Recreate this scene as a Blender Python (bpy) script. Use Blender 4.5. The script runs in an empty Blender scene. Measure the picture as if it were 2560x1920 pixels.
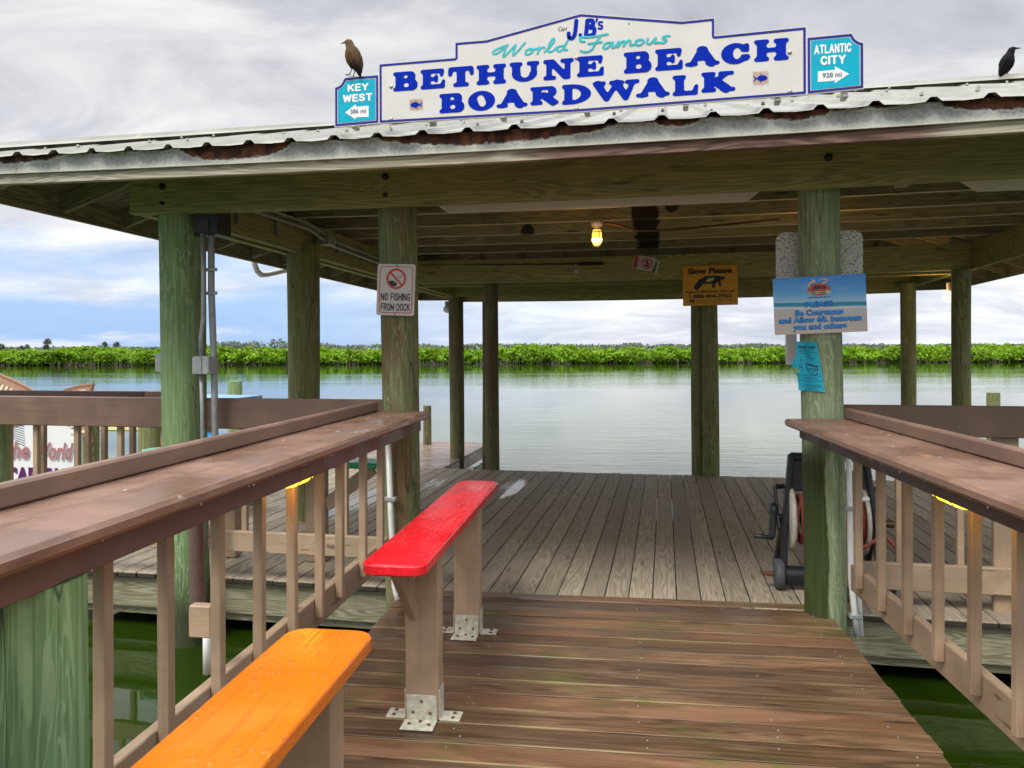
import bpy, math, random
import numpy as np
from mathutils import Vector, Matrix, Euler
random.seed(7); np.random.seed(7)
scene = bpy.context.scene
COL = scene.collection
R = math.radians

# ------------------------------------------------------------------ camera
cam_d = bpy.data.cameras.new('camera'); cam = bpy.data.objects.new('camera', cam_d); COL.objects.link(cam)
CAM_YAW = 11.1
cam.matrix_world = Matrix.Translation((0, 0, 1.5)) @ Matrix.Rotation(R(CAM_YAW), 4, 'Z') @ Matrix.Rotation(R(90), 4, 'X') @ Matrix.Rotation(-0.0034, 4, 'Z')
cam_d.sensor_width = 36; cam_d.lens = 36 * 1940 / 2560; cam_d.shift_y = -(960 - 872) / 2560
cam_d.clip_start = .05; cam_d.clip_end = 6000
scene.camera = cam
# ------------------------------------------------------------------ exposure
scene.view_settings.view_transform = 'Standard'; scene.view_settings.look = 'None'
scene.view_settings.exposure = 0.9; scene.view_settings.gamma = 1
scene.cycles.use_denoising = True; scene.cycles.denoising_prefilter = 'FAST'
scene.cycles.max_bounces = 8; scene.cycles.diffuse_bounces = 5
# ------------------------------------------------------------------ sun (veiled by cloud)
SUN_EL, SUN_AZ = R(52), R(205)          # compass-like: from behind the camera, a little left
sd = bpy.data.lights.new('sun', 'SUN'); sd.energy = 1.5; sd.angle = R(24); sd.color = (1, .96, .9)
so = bpy.data.objects.new('sun', sd); COL.objects.link(so)
sv = Vector((math.sin(SUN_AZ) * math.cos(SUN_EL), math.cos(SUN_AZ) * math.cos(SUN_EL), math.sin(SUN_EL)))
so.rotation_euler = sv.to_track_quat('Z', 'Y').to_euler(); so.location = sv * 30


# ------------------------------------------------------------------ node helper
class NT:
    def __init__(s, nt): s.t = nt; nt.nodes.clear()
    def n(s, typ, ins=None, **kw):
        nd = s.t.nodes.new(typ)
        for k, v in kw.items(): setattr(nd, k, v)
        for k, v in (ins or {}).items():
            sock = nd.inputs[k]
            if hasattr(v, 'bl_idname') or isinstance(v, bpy.types.NodeSocket): s.t.links.new(v, sock)
            else: sock.default_value = v
        return nd
    def math(s, op, a, b=0., c=0., clamp=False):
        return s.n('ShaderNodeMath', {0: a, 1: b, 2: c}, operation=op, use_clamp=clamp).outputs[0]
    def mix(s, f, a, b, mode='MIX'):
        nd = s.n('ShaderNodeMix', {0: f, 6: a, 7: b}, data_type='RGBA', blend_type=mode)
        return nd.outputs[2]
    def noise(s, vec, scale, detail=4, rough=.55, dist=0.):
        return s.n('ShaderNodeTexNoise', {'Vector': vec, 'Scale': scale, 'Detail': detail, 'Roughness': rough, 'Distortion': dist}).outputs[0]
    def ss(s, x, lo, hi, a=0., b=1.):
        return s.n('ShaderNodeMapRange', {0: x, 1: lo, 2: hi, 3: a, 4: b}, interpolation_type='SMOOTHSTEP').outputs[0]
    def mapping(s, vec, sc, loc=(0, 0, 0)):
        return s.n('ShaderNodeMapping', {0: vec, 1: loc, 3: sc}).outputs[0]
    def sep(s, vec):
        return s.n('ShaderNodeSeparateXYZ', {0: vec}).outputs
    def comb(s, x, y, z):
        return s.n('ShaderNodeCombineXYZ', {0: x, 1: y, 2: z}).outputs[0]


def c4(c): return (c[0], c[1], c[2], 1)


# ------------------------------------------------------------------ sky
w = bpy.data.worlds.new('World'); scene.world = w; w.use_nodes = True
t = NT(w.node_tree)
dirv = t.n('ShaderNodeTexCoord').outputs['Generated']
dx, dy, dz = t.sep(dirv)
sky = t.n('ShaderNodeTexSky', sky_type='NISHITA', sun_disc=False, sun_elevation=SUN_EL, sun_rotation=SUN_AZ, air_density=1.2, dust_density=1.5)
den = t.math('ADD', t.math('MAXIMUM', dz, 0.), .22)
pl = t.comb(t.math('DIVIDE', dx, den), t.math('DIVIDE', dy, den), 0.)
n1 = t.noise(t.mapping(pl, (1.0, 1.5, 1), (3.1, 8.2, 0)), 1.7, 10, .6, .5)
n2 = t.noise(t.mapping(pl, (1, 1, 1), (0.7, 1.9, 0)), .55, 4, .5, .2)
cl = t.math('ADD', t.math('MULTIPLY', n1, .6), t.math('MULTIPLY', n2, .4))
rampn = t.n('ShaderNodeValToRGB', {0: cl}); rp = rampn.color_ramp
rp.elements[0].position = .36; rp.elements[0].color = c4((4.0, 4.1, 4.6))
rp.elements[1].position = .62; rp.elements[1].color = c4((8.2, 8.15, 8.05))
e = rp.elements.new(.47); e.color = c4((5.5, 5.55, 5.9))
e = rp.elements.new(.54); e.color = c4((6.9, 6.9, 6.95))
# streaky low clouds over blue near the horizon
st = t.noise(t.mapping(dirv, (1.0, 1.0, 4.6), (1.9, 0.4, .2)), 3.2, 9, .58, .5)
low = t.ss(t.math('ADD', dz, t.math('MULTIPLY', t.math('SUBTRACT', st, .5), .30)), .055, .155, 1., 0.)
left = t.ss(t.math('ADD', dx, t.math('MULTIPLY', dy, -.19)), -.72, -.22, .95, .14)
streak = t.ss(t.noise(t.mapping(dirv, (1.2, 1.2, 5.0), (5.3, 2.2, 1.1)), 3.0, 9, .62, .6), .51, .70, 0., .75)
blue0 = t.mix(.12, (2.5, 4.2, 7.1, 1), sky.outputs[0])
bf = t.math('MULTIPLY', t.math('MULTIPLY', low, left), t.math('SUBTRACT', 1., streak), clamp=True)
cream = t.mix(t.math('MULTIPLY', streak, t.ss(dz, .02, .16, 1., 0.)), rampn.outputs[0], (7.2, 6.9, 6.6, 1))
skyc = t.mix(bf, cream, blue0)
skyc = t.mix(.04, skyc, sky.outputs[0])
skyc = t.mix(1., skyc, t.comb(*[t.ss(dz, .13, .30, 1.14, k_) for k_ in (.87, .875, .885)]), 'MULTIPLY')
zen = t.ss(dz, .40, .85, 1., 3.8)           # an overcast sky is brightest overhead
skyc = t.mix(1., skyc, t.comb(zen, zen, zen), 'MULTIPLY')
bg = t.n('ShaderNodeBackground', {0: skyc, 1: .0715})
out = t.n('ShaderNodeOutputWorld', {0: bg.outputs[0]})


# ------------------------------------------------------------------ materials
MATS = {}
def new_mat(name):
    m = bpy.data.materials.new(name); m.use_nodes = True; MATS[name] = m
    return m, NT(m.node_tree)
def finish(t, col, rough=.6, spec=.5, bump=None, bstr=.3, bdist=.003, metal=0., **kw):
    ins = {'Base Color': col, 'Roughness': rough, 'Specular IOR Level': spec, 'Metallic': metal}
    ins.update(kw)
    if bump is not None:
        ins['Normal'] = t.n('ShaderNodeBump', {'Height': bump, 'Strength': bstr, 'Distance': bdist}).outputs[0]
    p = t.n('ShaderNodeBsdfPrincipled', ins)
    t.n('ShaderNodeOutputMaterial', {0: p.outputs[0]})
def attr(t, name, o='Vector'): return t.n('ShaderNodeAttribute', attribute_name=name).outputs[o]

def m_plain(name, col, rough=.5, spec=.5, metal=0., var=.12, vs=25):
    m, t = new_mat(name)
    ob = t.n('ShaderNodeTexCoord').outputs['Object']
    f = t.ss(t.noise(ob, vs, 5), .3, .7)
    c = t.mix(f, c4([x * (1 - var) for x in col]), c4([min(1, x * (1 + var)) for x in col]))
    finish(t, c, rough, spec, metal=metal); return m

def m_wood(name, ca, cb, var=.35, rough=(.5, .8), moss=None, mossamt=.0, wet=0., edge=None, along=1., pale=None, fscale=1., gaps=False, lw=.62, pud=None, big_amt=.45, bstr=.35, spec=.4, tint=None, stain=None):
    """bare timber; gc = (along, across, through) in metres, rnd = one number per board"""
    m, t = new_mat(name)
    gc = attr(t, 'gc'); rnd = attr(t, 'rnd', 'Fac')
    ob = t.n('ShaderNodeTexCoord').outputs['Object']
    fine = t.noise(t.mapping(gc, (2.2 * along, 70 * fscale, 70 * fscale)), 1.0, 6, .65, .2)
    rings = t.noise(t.mapping(gc, (.40 * along, 7.5, 7.5)), 1.6, 2, .45, .35)
    lines = t.math('SINE', t.math('MULTIPLY', rings, 110.))
    lines = t.math('ADD', t.math('MULTIPLY', lines, .5), .5)
    g = t.math('ADD', t.math('MULTIPLY', lines, lw), t.math('MULTIPLY', fine, 1.07 - lw))
    col = t.mix(t.ss(g, .2, .85), c4(cb), c4(ca))
    # board-to-board change
    v = t.math('ADD', t.math('MULTIPLY', rnd, var * 2), 1 - var)
    col = t.mix(1., col, t.comb(v, v, v), 'MULTIPLY')
    if tint is not None:
        col = t.mix(t.ss(t.math('FRACT', t.math('MULTIPLY', rnd, 7.13)), .45, .9, 0., .55), col, c4(tint))
    big = t.noise(t.mapping(gc, (1.3, 5, 5)) if edge is not None else ob, 1.7, 6, .6, .4)
    col = t.mix(t.ss(big, .45, .72, 0., big_amt), col, c4([x * .55 for x in cb]))
    knot = t.n('ShaderNodeTexVoronoi', {'Vector': t.mapping(gc, (1.5, 9, 9)), 'Scale': 1.0, 'Randomness': 1.}).outputs['Distance']
    col = t.mix(t.ss(knot, .06, .14, .75, 0.), col, c4([x * .35 for x in cb]))
    if moss is not None:
        mm = t.ss(t.math('ADD', t.math('ADD', t.noise(ob, 1.9, 6, .65), t.math('MULTIPLY', g, .30)), t.math('MULTIPLY', t.math('SUBTRACT', rnd, .5), .10)), .72 - mossamt, .90 - mossamt)
        col = t.mix(t.math('MULTIPLY', mm, .8), col, c4(moss))
    if edge is not None:      # pale crust along the edges of the boards: (colour, board width)
        ax = t.math('ABSOLUTE', t.math('SUBTRACT', t.sep(gc)[2], edge[1] / 2))
        em = t.math('MULTIPLY', t.ss(t.math('ADD', ax, t.math('MULTIPLY', fine, .008)), edge[1] / 2 - .007, edge[1] / 2 + .0), t.ss(t.noise(t.mapping(gc, (.9, 1, 9)), 1., 3), .50, .62))
        col = t.mix(t.math('MULTIPLY', em, .55), col, c4(edge[0]))
    if pale is not None:  # bounce light painted as a paler colour along the board's underside
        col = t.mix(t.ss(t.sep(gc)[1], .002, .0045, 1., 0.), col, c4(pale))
    if gaps:        # board sides go near black below the top face, in the open joints
        col = t.mix(t.ss(t.sep(gc)[1], .026, .0355, .92, 0.), col, (.012, .010, .007, 1))
    if stain is not None:
        sx, sy, sz = t.sep(ob)
        d1 = t.math('ABSOLUTE', t.math('SUBTRACT', sx, stain[0]))
        wv = t.math('ADD', t.math('MULTIPLY', t.noise(ob, 14, 3), .12), t.math('SUBTRACT', d1, .06))
        col = t.mix(t.ss(wv, stain[1] - .015, stain[1] + .015, .96, 0.), col, (.008, .007, .005, 1))
        bl = t.n('ShaderNodeTexVoronoi', {'Vector': t.mapping(ob, (1.1, 1.6, .9)), 'Scale': 1.7}).outputs['Distance']
        col = t.mix(t.ss(bl, .10, .14, .9, 0.), col, (.01, .008, .006, 1))
    if wet:
        wm = t.ss(t.noise(t.mapping(gc, (1.1, 1, 7)), 1.3, 4, .5), .5 - wet * .12, .62 - wet * .12)
        col = t.mix(t.math('MULTIPLY', wm, .45), col, t.mix(1., col, (.42, .38, .34, 1), 'MULTIPLY'))
        rg = t.math('ADD', t.math('MULTIPLY', t.math('SUBTRACT', 1., wm), rough[1] - rough[0]), rough[0])
    else:
        rg = t.math('ADD', t.math('MULTIPLY', fine, rough[1] - rough[0]), rough[0])
    if pud is not None:     # standing rain water in the dips of the boards
        px_, py_, pz_ = t.sep(ob); tot = None
        for (qx, qy, qa, qb) in pud:
            e2 = t.math('ADD', t.math('POWER', t.math('DIVIDE', t.math('SUBTRACT', px_, qx), qa), 2.), t.math('POWER', t.math('DIVIDE', t.math('SUBTRACT', py_, qy), qb), 2.))
            f_ = t.math('SUBTRACT', 1., e2, clamp=True); tot = f_ if tot is None else t.math('MAXIMUM', tot, f_)
        pn_ = t.noise(t.mapping(gc, (1.1, 1, 16)), 1., 5, .6)
        pm = t.ss(t.math('MULTIPLY', tot, t.math('ADD', pn_, t.math('MULTIPLY', t.math('SUBTRACT', rnd, .5), .45))), .26, .52, 0., .86)
        col = t.mix(t.math('MULTIPLY', pm, .55), col, t.mix(1., col, (.5, .48, .46, 1), 'MULTIPLY'))
        rg = t.math('MULTIPLY', rg, t.math('SUBTRACT', 1.08, pm)); g = t.math('MULTIPLY', g, t.math('SUBTRACT', 1., pm))
    finish(t, col, rg, spec, g, bstr, .0016)
    return m

def m_paint(name, col, peel=None, peelamt=.0, rough=(.35, .6), drop=False, grain=.25, spots=None, wear=None, var=.14, spec=.5):
    """painted timber"""
    m, t = new_mat(name)
    gc = attr(t, 'gc'); rnd = attr(t, 'rnd', 'Fac'); ob = t.n('ShaderNodeTexCoord').outputs['Object']
    fine = t.noise(t.mapping(gc, (2.5, 60, 60)), 1., 5, .6, .2)
    big = t.noise(ob, 4., 6, .6, .3)
    c = t.mix(t.ss(big, .35, .7), c4([x * (1 - var) for x in col]), c4([min(.95, x * (1 + var)) for x in col]))
    c = t.mix(t.ss(fine, .28, .47, .5, 0.), c, c4([x * .62 for x in col]))
    v = t.math('ADD', t.math('MULTIPLY', rnd, .30), .85); c = t.mix(1., c, t.comb(v, v, v), 'MULTIPLY')
    if wear is not None:
        wm = t.ss(t.noise(t.mapping(gc, (2.2, 9, 9)), 1.1, 5, .6, .4), .58, .72, 0., .6); c = t.mix(wm, c, c4(wear))
    if peel is not None:
        pn = t.noise(t.mapping(gc, (5, 34, 34)), 1., 5, .65); pm = t.ss(t.math('ADD', pn, t.math('MULTIPLY', t.noise(ob, 3, 3), .3)), .82 - peelamt, .87 - peelamt)
        c = t.mix(pm, c, c4(peel))
    if spots is not None:   # droppings and chips
        sp = t.n('ShaderNodeTexVoronoi', {'Vector': t.mapping(gc, (9, 17, 17)), 'Scale': 1.0, 'Randomness': 1.})
        keep = t.ss(t.noise(ob, 1.6, 3), .49, .53)
        sm = t.math('MULTIPLY', t.ss(t.math('ADD', sp.outputs['Distance'], t.math('MULTIPLY', fine, .16)), .17, .20, 1., 0.), keep)
        c = t.mix(t.math('MULTIPLY', sm, .8), c, c4(spots))
    h = t.math('MULTIPLY', fine, grain)
    rg = t.math('ADD', t.math('MULTIPLY', t.ss(big, .35, .65), rough[1] - rough[0]), rough[0])
    if drop:
        vd = t.n('ShaderNodeTexVoronoi', {'Vector': t.mapping(gc, (22, 75, 75)), 'Scale': 1.0, 'Randomness': 1.}).outputs['Distance']
        dm = t.math('MULTIPLY', t.ss(vd, .1, .34, 1., 0.), t.ss(t.noise(gc, 9, 4), .46, .56))
        h = t.math('ADD', h, t.math('MULTIPLY', dm, 1.1))
        rg = t.math('SUBTRACT', rg, t.math('MULTIPLY', dm, .25), clamp=True)
    finish(t, c, rg, spec, h, .6 if drop else .5, .0035 if drop else .0016)
    return m

def m_post(name, ca, cb, streak, moss=None, mossdir=None, brown=None, wetz=None, scale=1.):
    """round piling: gc = (height, x, y) about its axis"""
    m, t = new_mat(name)
    gc0 = attr(t, 'gc'); rv = attr(t, 'rnd', 'Fac')
    gc = t.n('ShaderNodeVectorMath', {0: gc0, 1: t.comb(t.math('MULTIPLY', rv, 53.), rv, rv)}, operation='ADD').outputs[0]; ob = t.n('ShaderNodeTexCoord').outputs['Object']
    f1 = t.noise(t.mapping(gc, (2.6, 75, 75)), 1., 6, .65, .4)
    wv = t.noise(t.mapping(gc, (2.4 * scale, 15, 15)), 1., 2, .5, 1.5)
    li = t.math('ADD', t.math('MULTIPLY', t.math('SINE', t.math('MULTIPLY', wv, 42.)), .5), .5)
    big = t.noise(t.mapping(gc, (1.6, 6, 6)), 1., 5, .6, .5)
    col = t.mix(t.ss(f1, .3, .7), c4(cb), c4(ca))
    col = t.mix(t.math('MULTIPLY', t.ss(li, .72, .98), t.ss(big, .38, .62, .08, .7)), col, c4(streak))
    col = t.mix(t.ss(big, .52, .75, 0., .55), col, c4([x * .5 for x in cb]))
    if brown is not None:
        bm = t.ss(t.noise(t.mapping(gc, (.9, 5, 5), (4, 1, 2)), 1., 5, .6), .5, .66); col = t.mix(t.math('MULTIPLY', bm, .85), col, c4(brown))
    if moss is not None:
        hx = t.sep(gc0)
        side = t.math('ADD', t.math('MULTIPLY', hx[1], mossdir[0]), t.math('MULTIPLY', hx[2], mossdir[1]))
        zz = t.ss(hx[0], mossdir[2] - .25, mossdir[2] + .02, 1., 0.)
        ms = t.math('MULTIPLY', t.ss(t.math('ADD', side, t.math('MULTIPLY', t.math('SUBTRACT', big, .5), .09)), .0, .014), zz)
        col = t.mix(t.math('MULTIPLY', ms, .93), col, t.mix(t.ss(f1, .3, .7), c4([x * .45 for x in moss]), c4(moss)))
    if wetz is not None:
        hz = t.sep(gc0)[0]
        wm = t.ss(t.math('ADD', hz, t.math('MULTIPLY', big, .5)), wetz - .1, wetz + .35, .85, 0.)
        col = t.mix(wm, col, (.022, .018, .008, 1))
    crack = t.ss(t.math('ABSOLUTE', t.math('SUBTRACT', t.noise(t.mapping(gc, (.5, 9, 9), (9, 4, 1)), 1., 2, .4), .5)), .0, .006, .75, 0.)
    col = t.mix(crack, col, c4([x * .2 for x in cb]))
    finish(t, col, .72, .3, t.math('SUBTRACT', t.math('ADD', f1, t.math('MULTIPLY', li, .3)), crack), .5, .003)
    return m

m_wood('walk_wood', (.245, .142, .076), (.088, .050, .027), var=.30, rough=(.32, .65), moss=(.085, .10, .018), mossamt=.03, big_amt=.3, wet=.5, edge=((.40, .33, .15), .1345), tint=(.24, .115, .06), bstr=.6, fscale=.9, along=.7, gaps=True, lw=.30)
m_wood('deck_wood', (.43, .365, .27), (.29, .24, .17), var=.11, rough=(.5, .8), big_amt=.18, gaps=True, pud=[(-1.66, 8.2, .26, .9), (-2.5, 8.45, .5, 1.2), (-2.9, 7.2, .7, 1.5)], bstr=.4, tint=(.21, .16, .12))
m_wood('dock_wood', (.30, .22, .17), (.15, .10, .075), var=.2, rough=(.25, .5), wet=.6)
m_wood('rim_wood', (.36, .34, .23), (.19, .18, .10), var=.1)
m_wood('beam_wood', (.38, .365, .15), (.235, .23, .085), var=.12, big_amt=.2, rough=(.6, .85))
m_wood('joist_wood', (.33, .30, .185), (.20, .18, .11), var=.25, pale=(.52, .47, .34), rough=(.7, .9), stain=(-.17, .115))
m_wood('rafter_wood', (.34, .30, .18), (.18, .16, .09), var=.2, rough=(.7, .9))
m_wood('sheathing_wood', (.25, .20, .13), (.14, .11, .07), var=.2, rough=(.8, .9))
m_wood('trim_wood', (.42, .38, .28), (.25, .22, .155), var=.08, rough=(.6, .85))
m_wood('crate_wood', (.5, .42, .3), (.3, .24, .16), var=.1)
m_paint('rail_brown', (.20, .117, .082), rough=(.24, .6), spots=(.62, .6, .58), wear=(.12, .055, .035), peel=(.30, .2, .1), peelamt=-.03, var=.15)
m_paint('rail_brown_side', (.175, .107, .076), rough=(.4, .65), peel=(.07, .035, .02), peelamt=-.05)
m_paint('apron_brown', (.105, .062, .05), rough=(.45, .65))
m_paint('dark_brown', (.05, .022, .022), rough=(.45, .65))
m_paint('beige', (.39, .275, .18), rough=(.45, .65), peel=(.10, .06, .035), peelamt=-.07)
m_paint('beige_rail', (.37, .265, .175), rough=(.5, .7), peel=(.13, .09, .055), peelamt=.05)
m_paint('red_paint', (.78, .012, .022), rough=(.1, .28), drop=True, wear=(.56, .003, .005), peel=(.30, .01, .012), peelamt=-.03, var=.1, grain=.8)
m_paint('orange_paint', (.68, .165, .010), rough=(.12, .3), drop=True, peel=(.42, .09, .012), peelamt=-.06, wear=(.56, .13, .008), var=.08, grain=.8)
m_paint('green_paint', (.01, .30, .10), rough=(.2, .4))
m_paint('teal_paint', (.25, .62, .47), rough=(.2, .4))
m_paint('blue_paint', (.02, .25, .62), rough=(.2, .4))
m_paint('pale_blue_paint', (.25, .55, .80), rough=(.2, .4))
m_paint('yellow_paint', (.72, .66, .30), rough=(.3, .5))
m_post('post_green', (.25, .36, .165), (.13, .20, .08), (.44, .56, .32), wetz=.12)
m_post('post_plain', (.245, .255, .105), (.125, .14, .05), (.37, .38, .19), wetz=-.45)
m_post('post_dark', (.17, .165, .075), (.075, .075, .03), (.26, .26, .12), brown=(.12, .08, .042), wetz=-.1)
m_post('post_brown', (.22, .25, .12), (.105, .118, .05), (.38, .42, .24), brown=(.19, .095, .045), wetz=-.5)
m_post('post_moss', (.32, .40, .23), (.19, .245, .125), (.48, .56, .36), moss=(.038, .062, .006), mossdir=(-1., -.05, 1.06))
m_post('post_near', (.19, .335, .155), (.10, .19, .078), (.29, .44, .24), scale=.45)

def m_roof():
    m, t = new_mat('roof_metal')
    ob = t.n('ShaderNodeTexCoord').outputs['Object']
    n = t.noise(ob, 3.2, 6, .6); n2 = t.noise(t.mapping(ob, (30, 2, 2)), 1., 4)
    c = t.mix(t.ss(n, .35, .7), (.20, .195, .155, 1), (.27, .265, .225, 1))
    c = t.mix(t.ss(n2, .62, .75, 0., .5), c, (.45, .40, .28, 1))
    r = t.ss(t.noise(ob, 9, 5), .68, .74, 0., .8); c = t.mix(r, c, (.30, .12, .06, 1))
    finish(t, c, .4, .5, metal=.0)
m_roof()
def m_galv():
    m, t = new_mat('rusty_flashing')
    gc = attr(t, 'gc'); ob = t.n('ShaderNodeTexCoord').outputs['Object']
    x, y, z = t.sep(ob)
    v = t.sep(gc)[1]        # 0 at lower edge .. 0.1 at top
    n = t.noise(t.comb(x, 0., 0.), 1.9, 3, .5); ns = t.noise(ob, 26, 5, .65)
    spa = t.noise(ob, 60, 3, .6)
    c = t.mix(t.ss(spa, .35, .65), (.27, .29, .27, 1), (.40, .42, .39, 1))
    low = t.ss(t.math('ADD', v, t.math('MULTIPLY', t.noise(t.mapping(ob, (9, 1, 1)), 1., 4), .05)), .03, .06, 1., 0.)
    c = t.mix(t.math('MULTIPLY', low, .55), c, (.52, .52, .42, 1))
    depth = t.math('MULTIPLY', t.ss(n, .45, .75), .006)
    for cx_, hw_, dd_ in ((-3.5, .36, .034), (-2.15, .31, .074), (-.80, .58, .058), (.06, .10, .03), (.56, .16, .036), (1.42, .26, .05), (2.4, .4, .06)):
        q_ = t.math('SUBTRACT', 1., t.math('POWER', t.math('DIVIDE', t.math('SUBTRACT', x, cx_), hw_), 2.), clamp=True)
        depth = t.math('MAXIMUM', depth, t.math('MULTIPLY', t.math('POWER', q_, .6), dd_))
    d = t.math('SUBTRACT', t.math('SUBTRACT', .094, v), t.math('MULTIPLY', t.math('SUBTRACT', ns, .5), .055))
    rust = t.ss(t.math('SUBTRACT', d, depth), -.004, .003, 1., 0.)
    ring = t.ss(t.math('ABSOLUTE', t.math('SUBTRACT', t.math('SUBTRACT', d, depth), .009)), .0, .006, .8, 0.)
    c = t.mix(ring, c, (.60, .60, .52, 1))
    rc = t.mix(t.ss(t.noise(ob, 18, 5), .4, .65), (.035, .013, .010, 1), (.17, .055, .022, 1))
    c = t.mix(rust, c, rc)
    drip = t.math('MULTIPLY', t.ss(t.noise(t.mapping(ob, (11, 1, 1), (3.3, 0, 0)), 1., 3), .64, .7), .6)
    c = t.mix(drip, c, (.32, .20, .07, 1))
    finish(t, c, t.math('ADD', t.math('MULTIPLY', rust, .4), .42), .5, t.math('ADD', ns, t.math('MULTIPLY', rust, .5)), .3, .002)
m_galv()
def m_fascia():
    # weathered pale board whose middle stretch keeps an old brown stain
    m, t = new_mat('fascia_wood')
    gc = attr(t, 'gc'); ob = t.n('ShaderNodeTexCoord').outputs['Object']; x, y, z = t.sep(ob)
    fine = t.noise(t.mapping(gc, (1.6, 60, 60)), 1., 5, .6, .2)
    rings = t.noise(t.mapping(gc, (.5, 7, 7)), 1.5, 3, .5, .8)
    li = t.math('ADD', t.math('MULTIPLY', t.math('SINE', t.math('MULTIPLY', rings, 80.)), .5), .5)
    g = t.math('ADD', t.math('MULTIPLY', fine, .5), t.math('MULTIPLY', li, .5))
    pale = t.mix(t.ss(g, .2, .8), (.27, .245, .17, 1), (.45, .42, .32, 1))
    brn = t.mix(t.ss(g, .2, .8), (.085, .048, .034, 1), (.19, .115, .085, 1))
    xx = t.math('ADD', x, t.math('MULTIPLY', t.math('SUBTRACT', fine, .5), .5))
    mk = t.math('MULTIPLY', t.ss(xx, -.75, -.45), t.ss(xx, 1.05, 1.25, 1., 0.))
    c = t.mix(mk, pale, brn)
    finish(t, c, .75, .3, g, .4, .002)
m_fascia()

m_plain('sign_white', (.60, .59, .555), .5, .3, var=.04, vs=6)
m_plain('white_paint', (.80, .80, .78), .35, var=.04, vs=6)
m_plain('sign_blue', (.002, .022, .36), .8, .08, var=.05)
m_plain('border_blue', (.03, .035, .24), .8, .1, var=.08)
m_plain('sign_teal', (.0, .36, .50), .6, .2, var=.05)
m_plain('script_teal', (.0, .42, .46), .4)
m_plain('ink_black', (.012, .012, .018), .5)
m_plain('ink_grey', (.13, .19, .22), .5)
m_plain('ink_red', (.55, .03, .045), .45)
m_plain('ink_purple', (.11, .01, .12), .45)
m_plain('ink_rose', (.40, .17, .17), .5)
m_plain('sign_yellow', (.72, .36, .015), .45, var=.06)
m_plain('ink_maroon', (.035, .008, .012), .5)
m_plain('pale_yellow', (.7, .7, .25), .5)
m_plain('ink_green', (.02, .22, .06), .5)
m_plain('steel', (.42, .40, .37), .35, metal=.8)
m_plain('galv', (.36, .38, .38), .45, metal=.35)
m_plain('grey_plastic', (.36, .38, .39), .5)
m_plain('bracket', (.55, .53, .42), .45, var=.22, vs=40)
m_plain('bracket_bare', (.52, .55, .56), .4, var=.2, vs=40)
m_plain('rust', (.14, .06, .03), .8)
m_plain('bolt_dark', (.03, .02, .014), .6, .3)
m_plain('pvc', (.78, .79, .76), .3, var=.05)
m_plain('brown_pvc', (.135, .085, .07), .4)
m_plain('black_plastic', (.018, .019, .022), .42)
m_plain('grey_wheel', (.075, .082, .09), .6)
m_plain('black_box', (.012, .014, .018), .5)
m_plain('hose_red', (.34, .07, .05), .5)
m_plain('drum_cream', (.58, .54, .45), .45)
m_plain('brass', (.10, .07, .035), .4, metal=.5)
m_plain('lens_white', (.62, .60, .55), .8, .2, var=.03)
m_plain('wing_pink', (.44, .25, .16), .5)
m_plain('fish_brown', (.30, .14, .08), .5)
m_plain('fish_cream', (.80, .72, .55), .5)
m_plain('paper_blue', (.01, .46, .62), .55, var=.05)
m_plain('ink_navy', (.015, .035, .11), .5)
m_plain('logo_red', (.50, .10, .10), .5)
m_plain('logo_tan', (.70, .55, .36), .5)
m_plain('text_blue', (.02, .32, .85), .45)
m_plain('text_shadow', (.02, .07, .22), .5)
m_plain('bird_leg', (.06, .055, .06), .5)
m_plain('hook_white', (.6, .58, .52), .5)
m_plain('mud', (.012, .014, .005), .95, .1)

def m_emit(name, col, s, base=(.8, .6, .3)):
    m, t = new_mat(name)
    lw = t.n('ShaderNodeLayerWeight', {'Blend': .35}).outputs['Facing']
    p = t.n('ShaderNodeBsdfPrincipled', {'Base Color': c4(base), 'Roughness': .2, 'Emission Color': c4(col), 'Emission Strength': s})
    t.n('ShaderNodeOutputMaterial', {0: p.outputs[0]})
m_emit('lamp_yellow', (1., .74, .03), 1.6, (.9, .6, .02))
m_emit('bulb_warm', (1., .66, .22), 4.2, (.9, .6, .2))
m_emit('bulb_dim', (1., .45, .06), 1.2, (.9, .6, .2))
m_emit('globe_lit', (1., .86, .66), .7, (.9, .85, .8))

def m_speckle():
    m, t = new_mat('speckled')
    ob = t.n('ShaderNodeTexCoord').outputs['Object']
    v = t.noise(t.mapping(ob, (1, 1, 1.25)), 95, 2, .5, .8)
    c = t.mix(t.ss(v, .54, .60), (.66, .64, .58, 1), (.17, .16, .14, 1))
    finish(t, c, .4)
m_speckle()
def m_beach(zlo, zhi):
    m, t = new_mat('beach_print')
    ob = t.n('ShaderNodeTexCoord').outputs['Object']; x, y, z = t.sep(ob)
    f = t.math('DIVIDE', t.math('SUBTRACT', z, zlo), zhi - zlo)
    f = t.math('ADD', f, t.math('MULTIPLY', t.math('SUBTRACT', t.noise(ob, 9, 4), .5), .03))
    r = t.n('ShaderNodeValToRGB', {0: f}); el = r.color_ramp.elements
    el[0].position = 0; el[0].color = (.66, .58, .50, 1)
    el[1].position = 1; el[1].color = (.03, .25, .80, 1)
    for p, c in ((.30, (.60, .56, .53)), (.43, (.62, .62, .66)), (.455, (.85, .88, .88)), (.475, (.02, .36, .50)), (.53, (.02, .25, .48)), (.545, (.38, .68, .90)), (.70, (.10, .45, .88))):
        k = el.new(p); k.color = c4(c)
    cl = t.ss(t.noise(t.mapping(ob, (3, 1, 14)), 1., 5), .52, .75, 0., .6)
    up = t.ss(f, .56, .6)
    c = t.mix(t.math('MULTIPLY', cl, up), r.outputs[0], (.72, .80, .90, 1))
    finish(t, c, .3)
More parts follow.
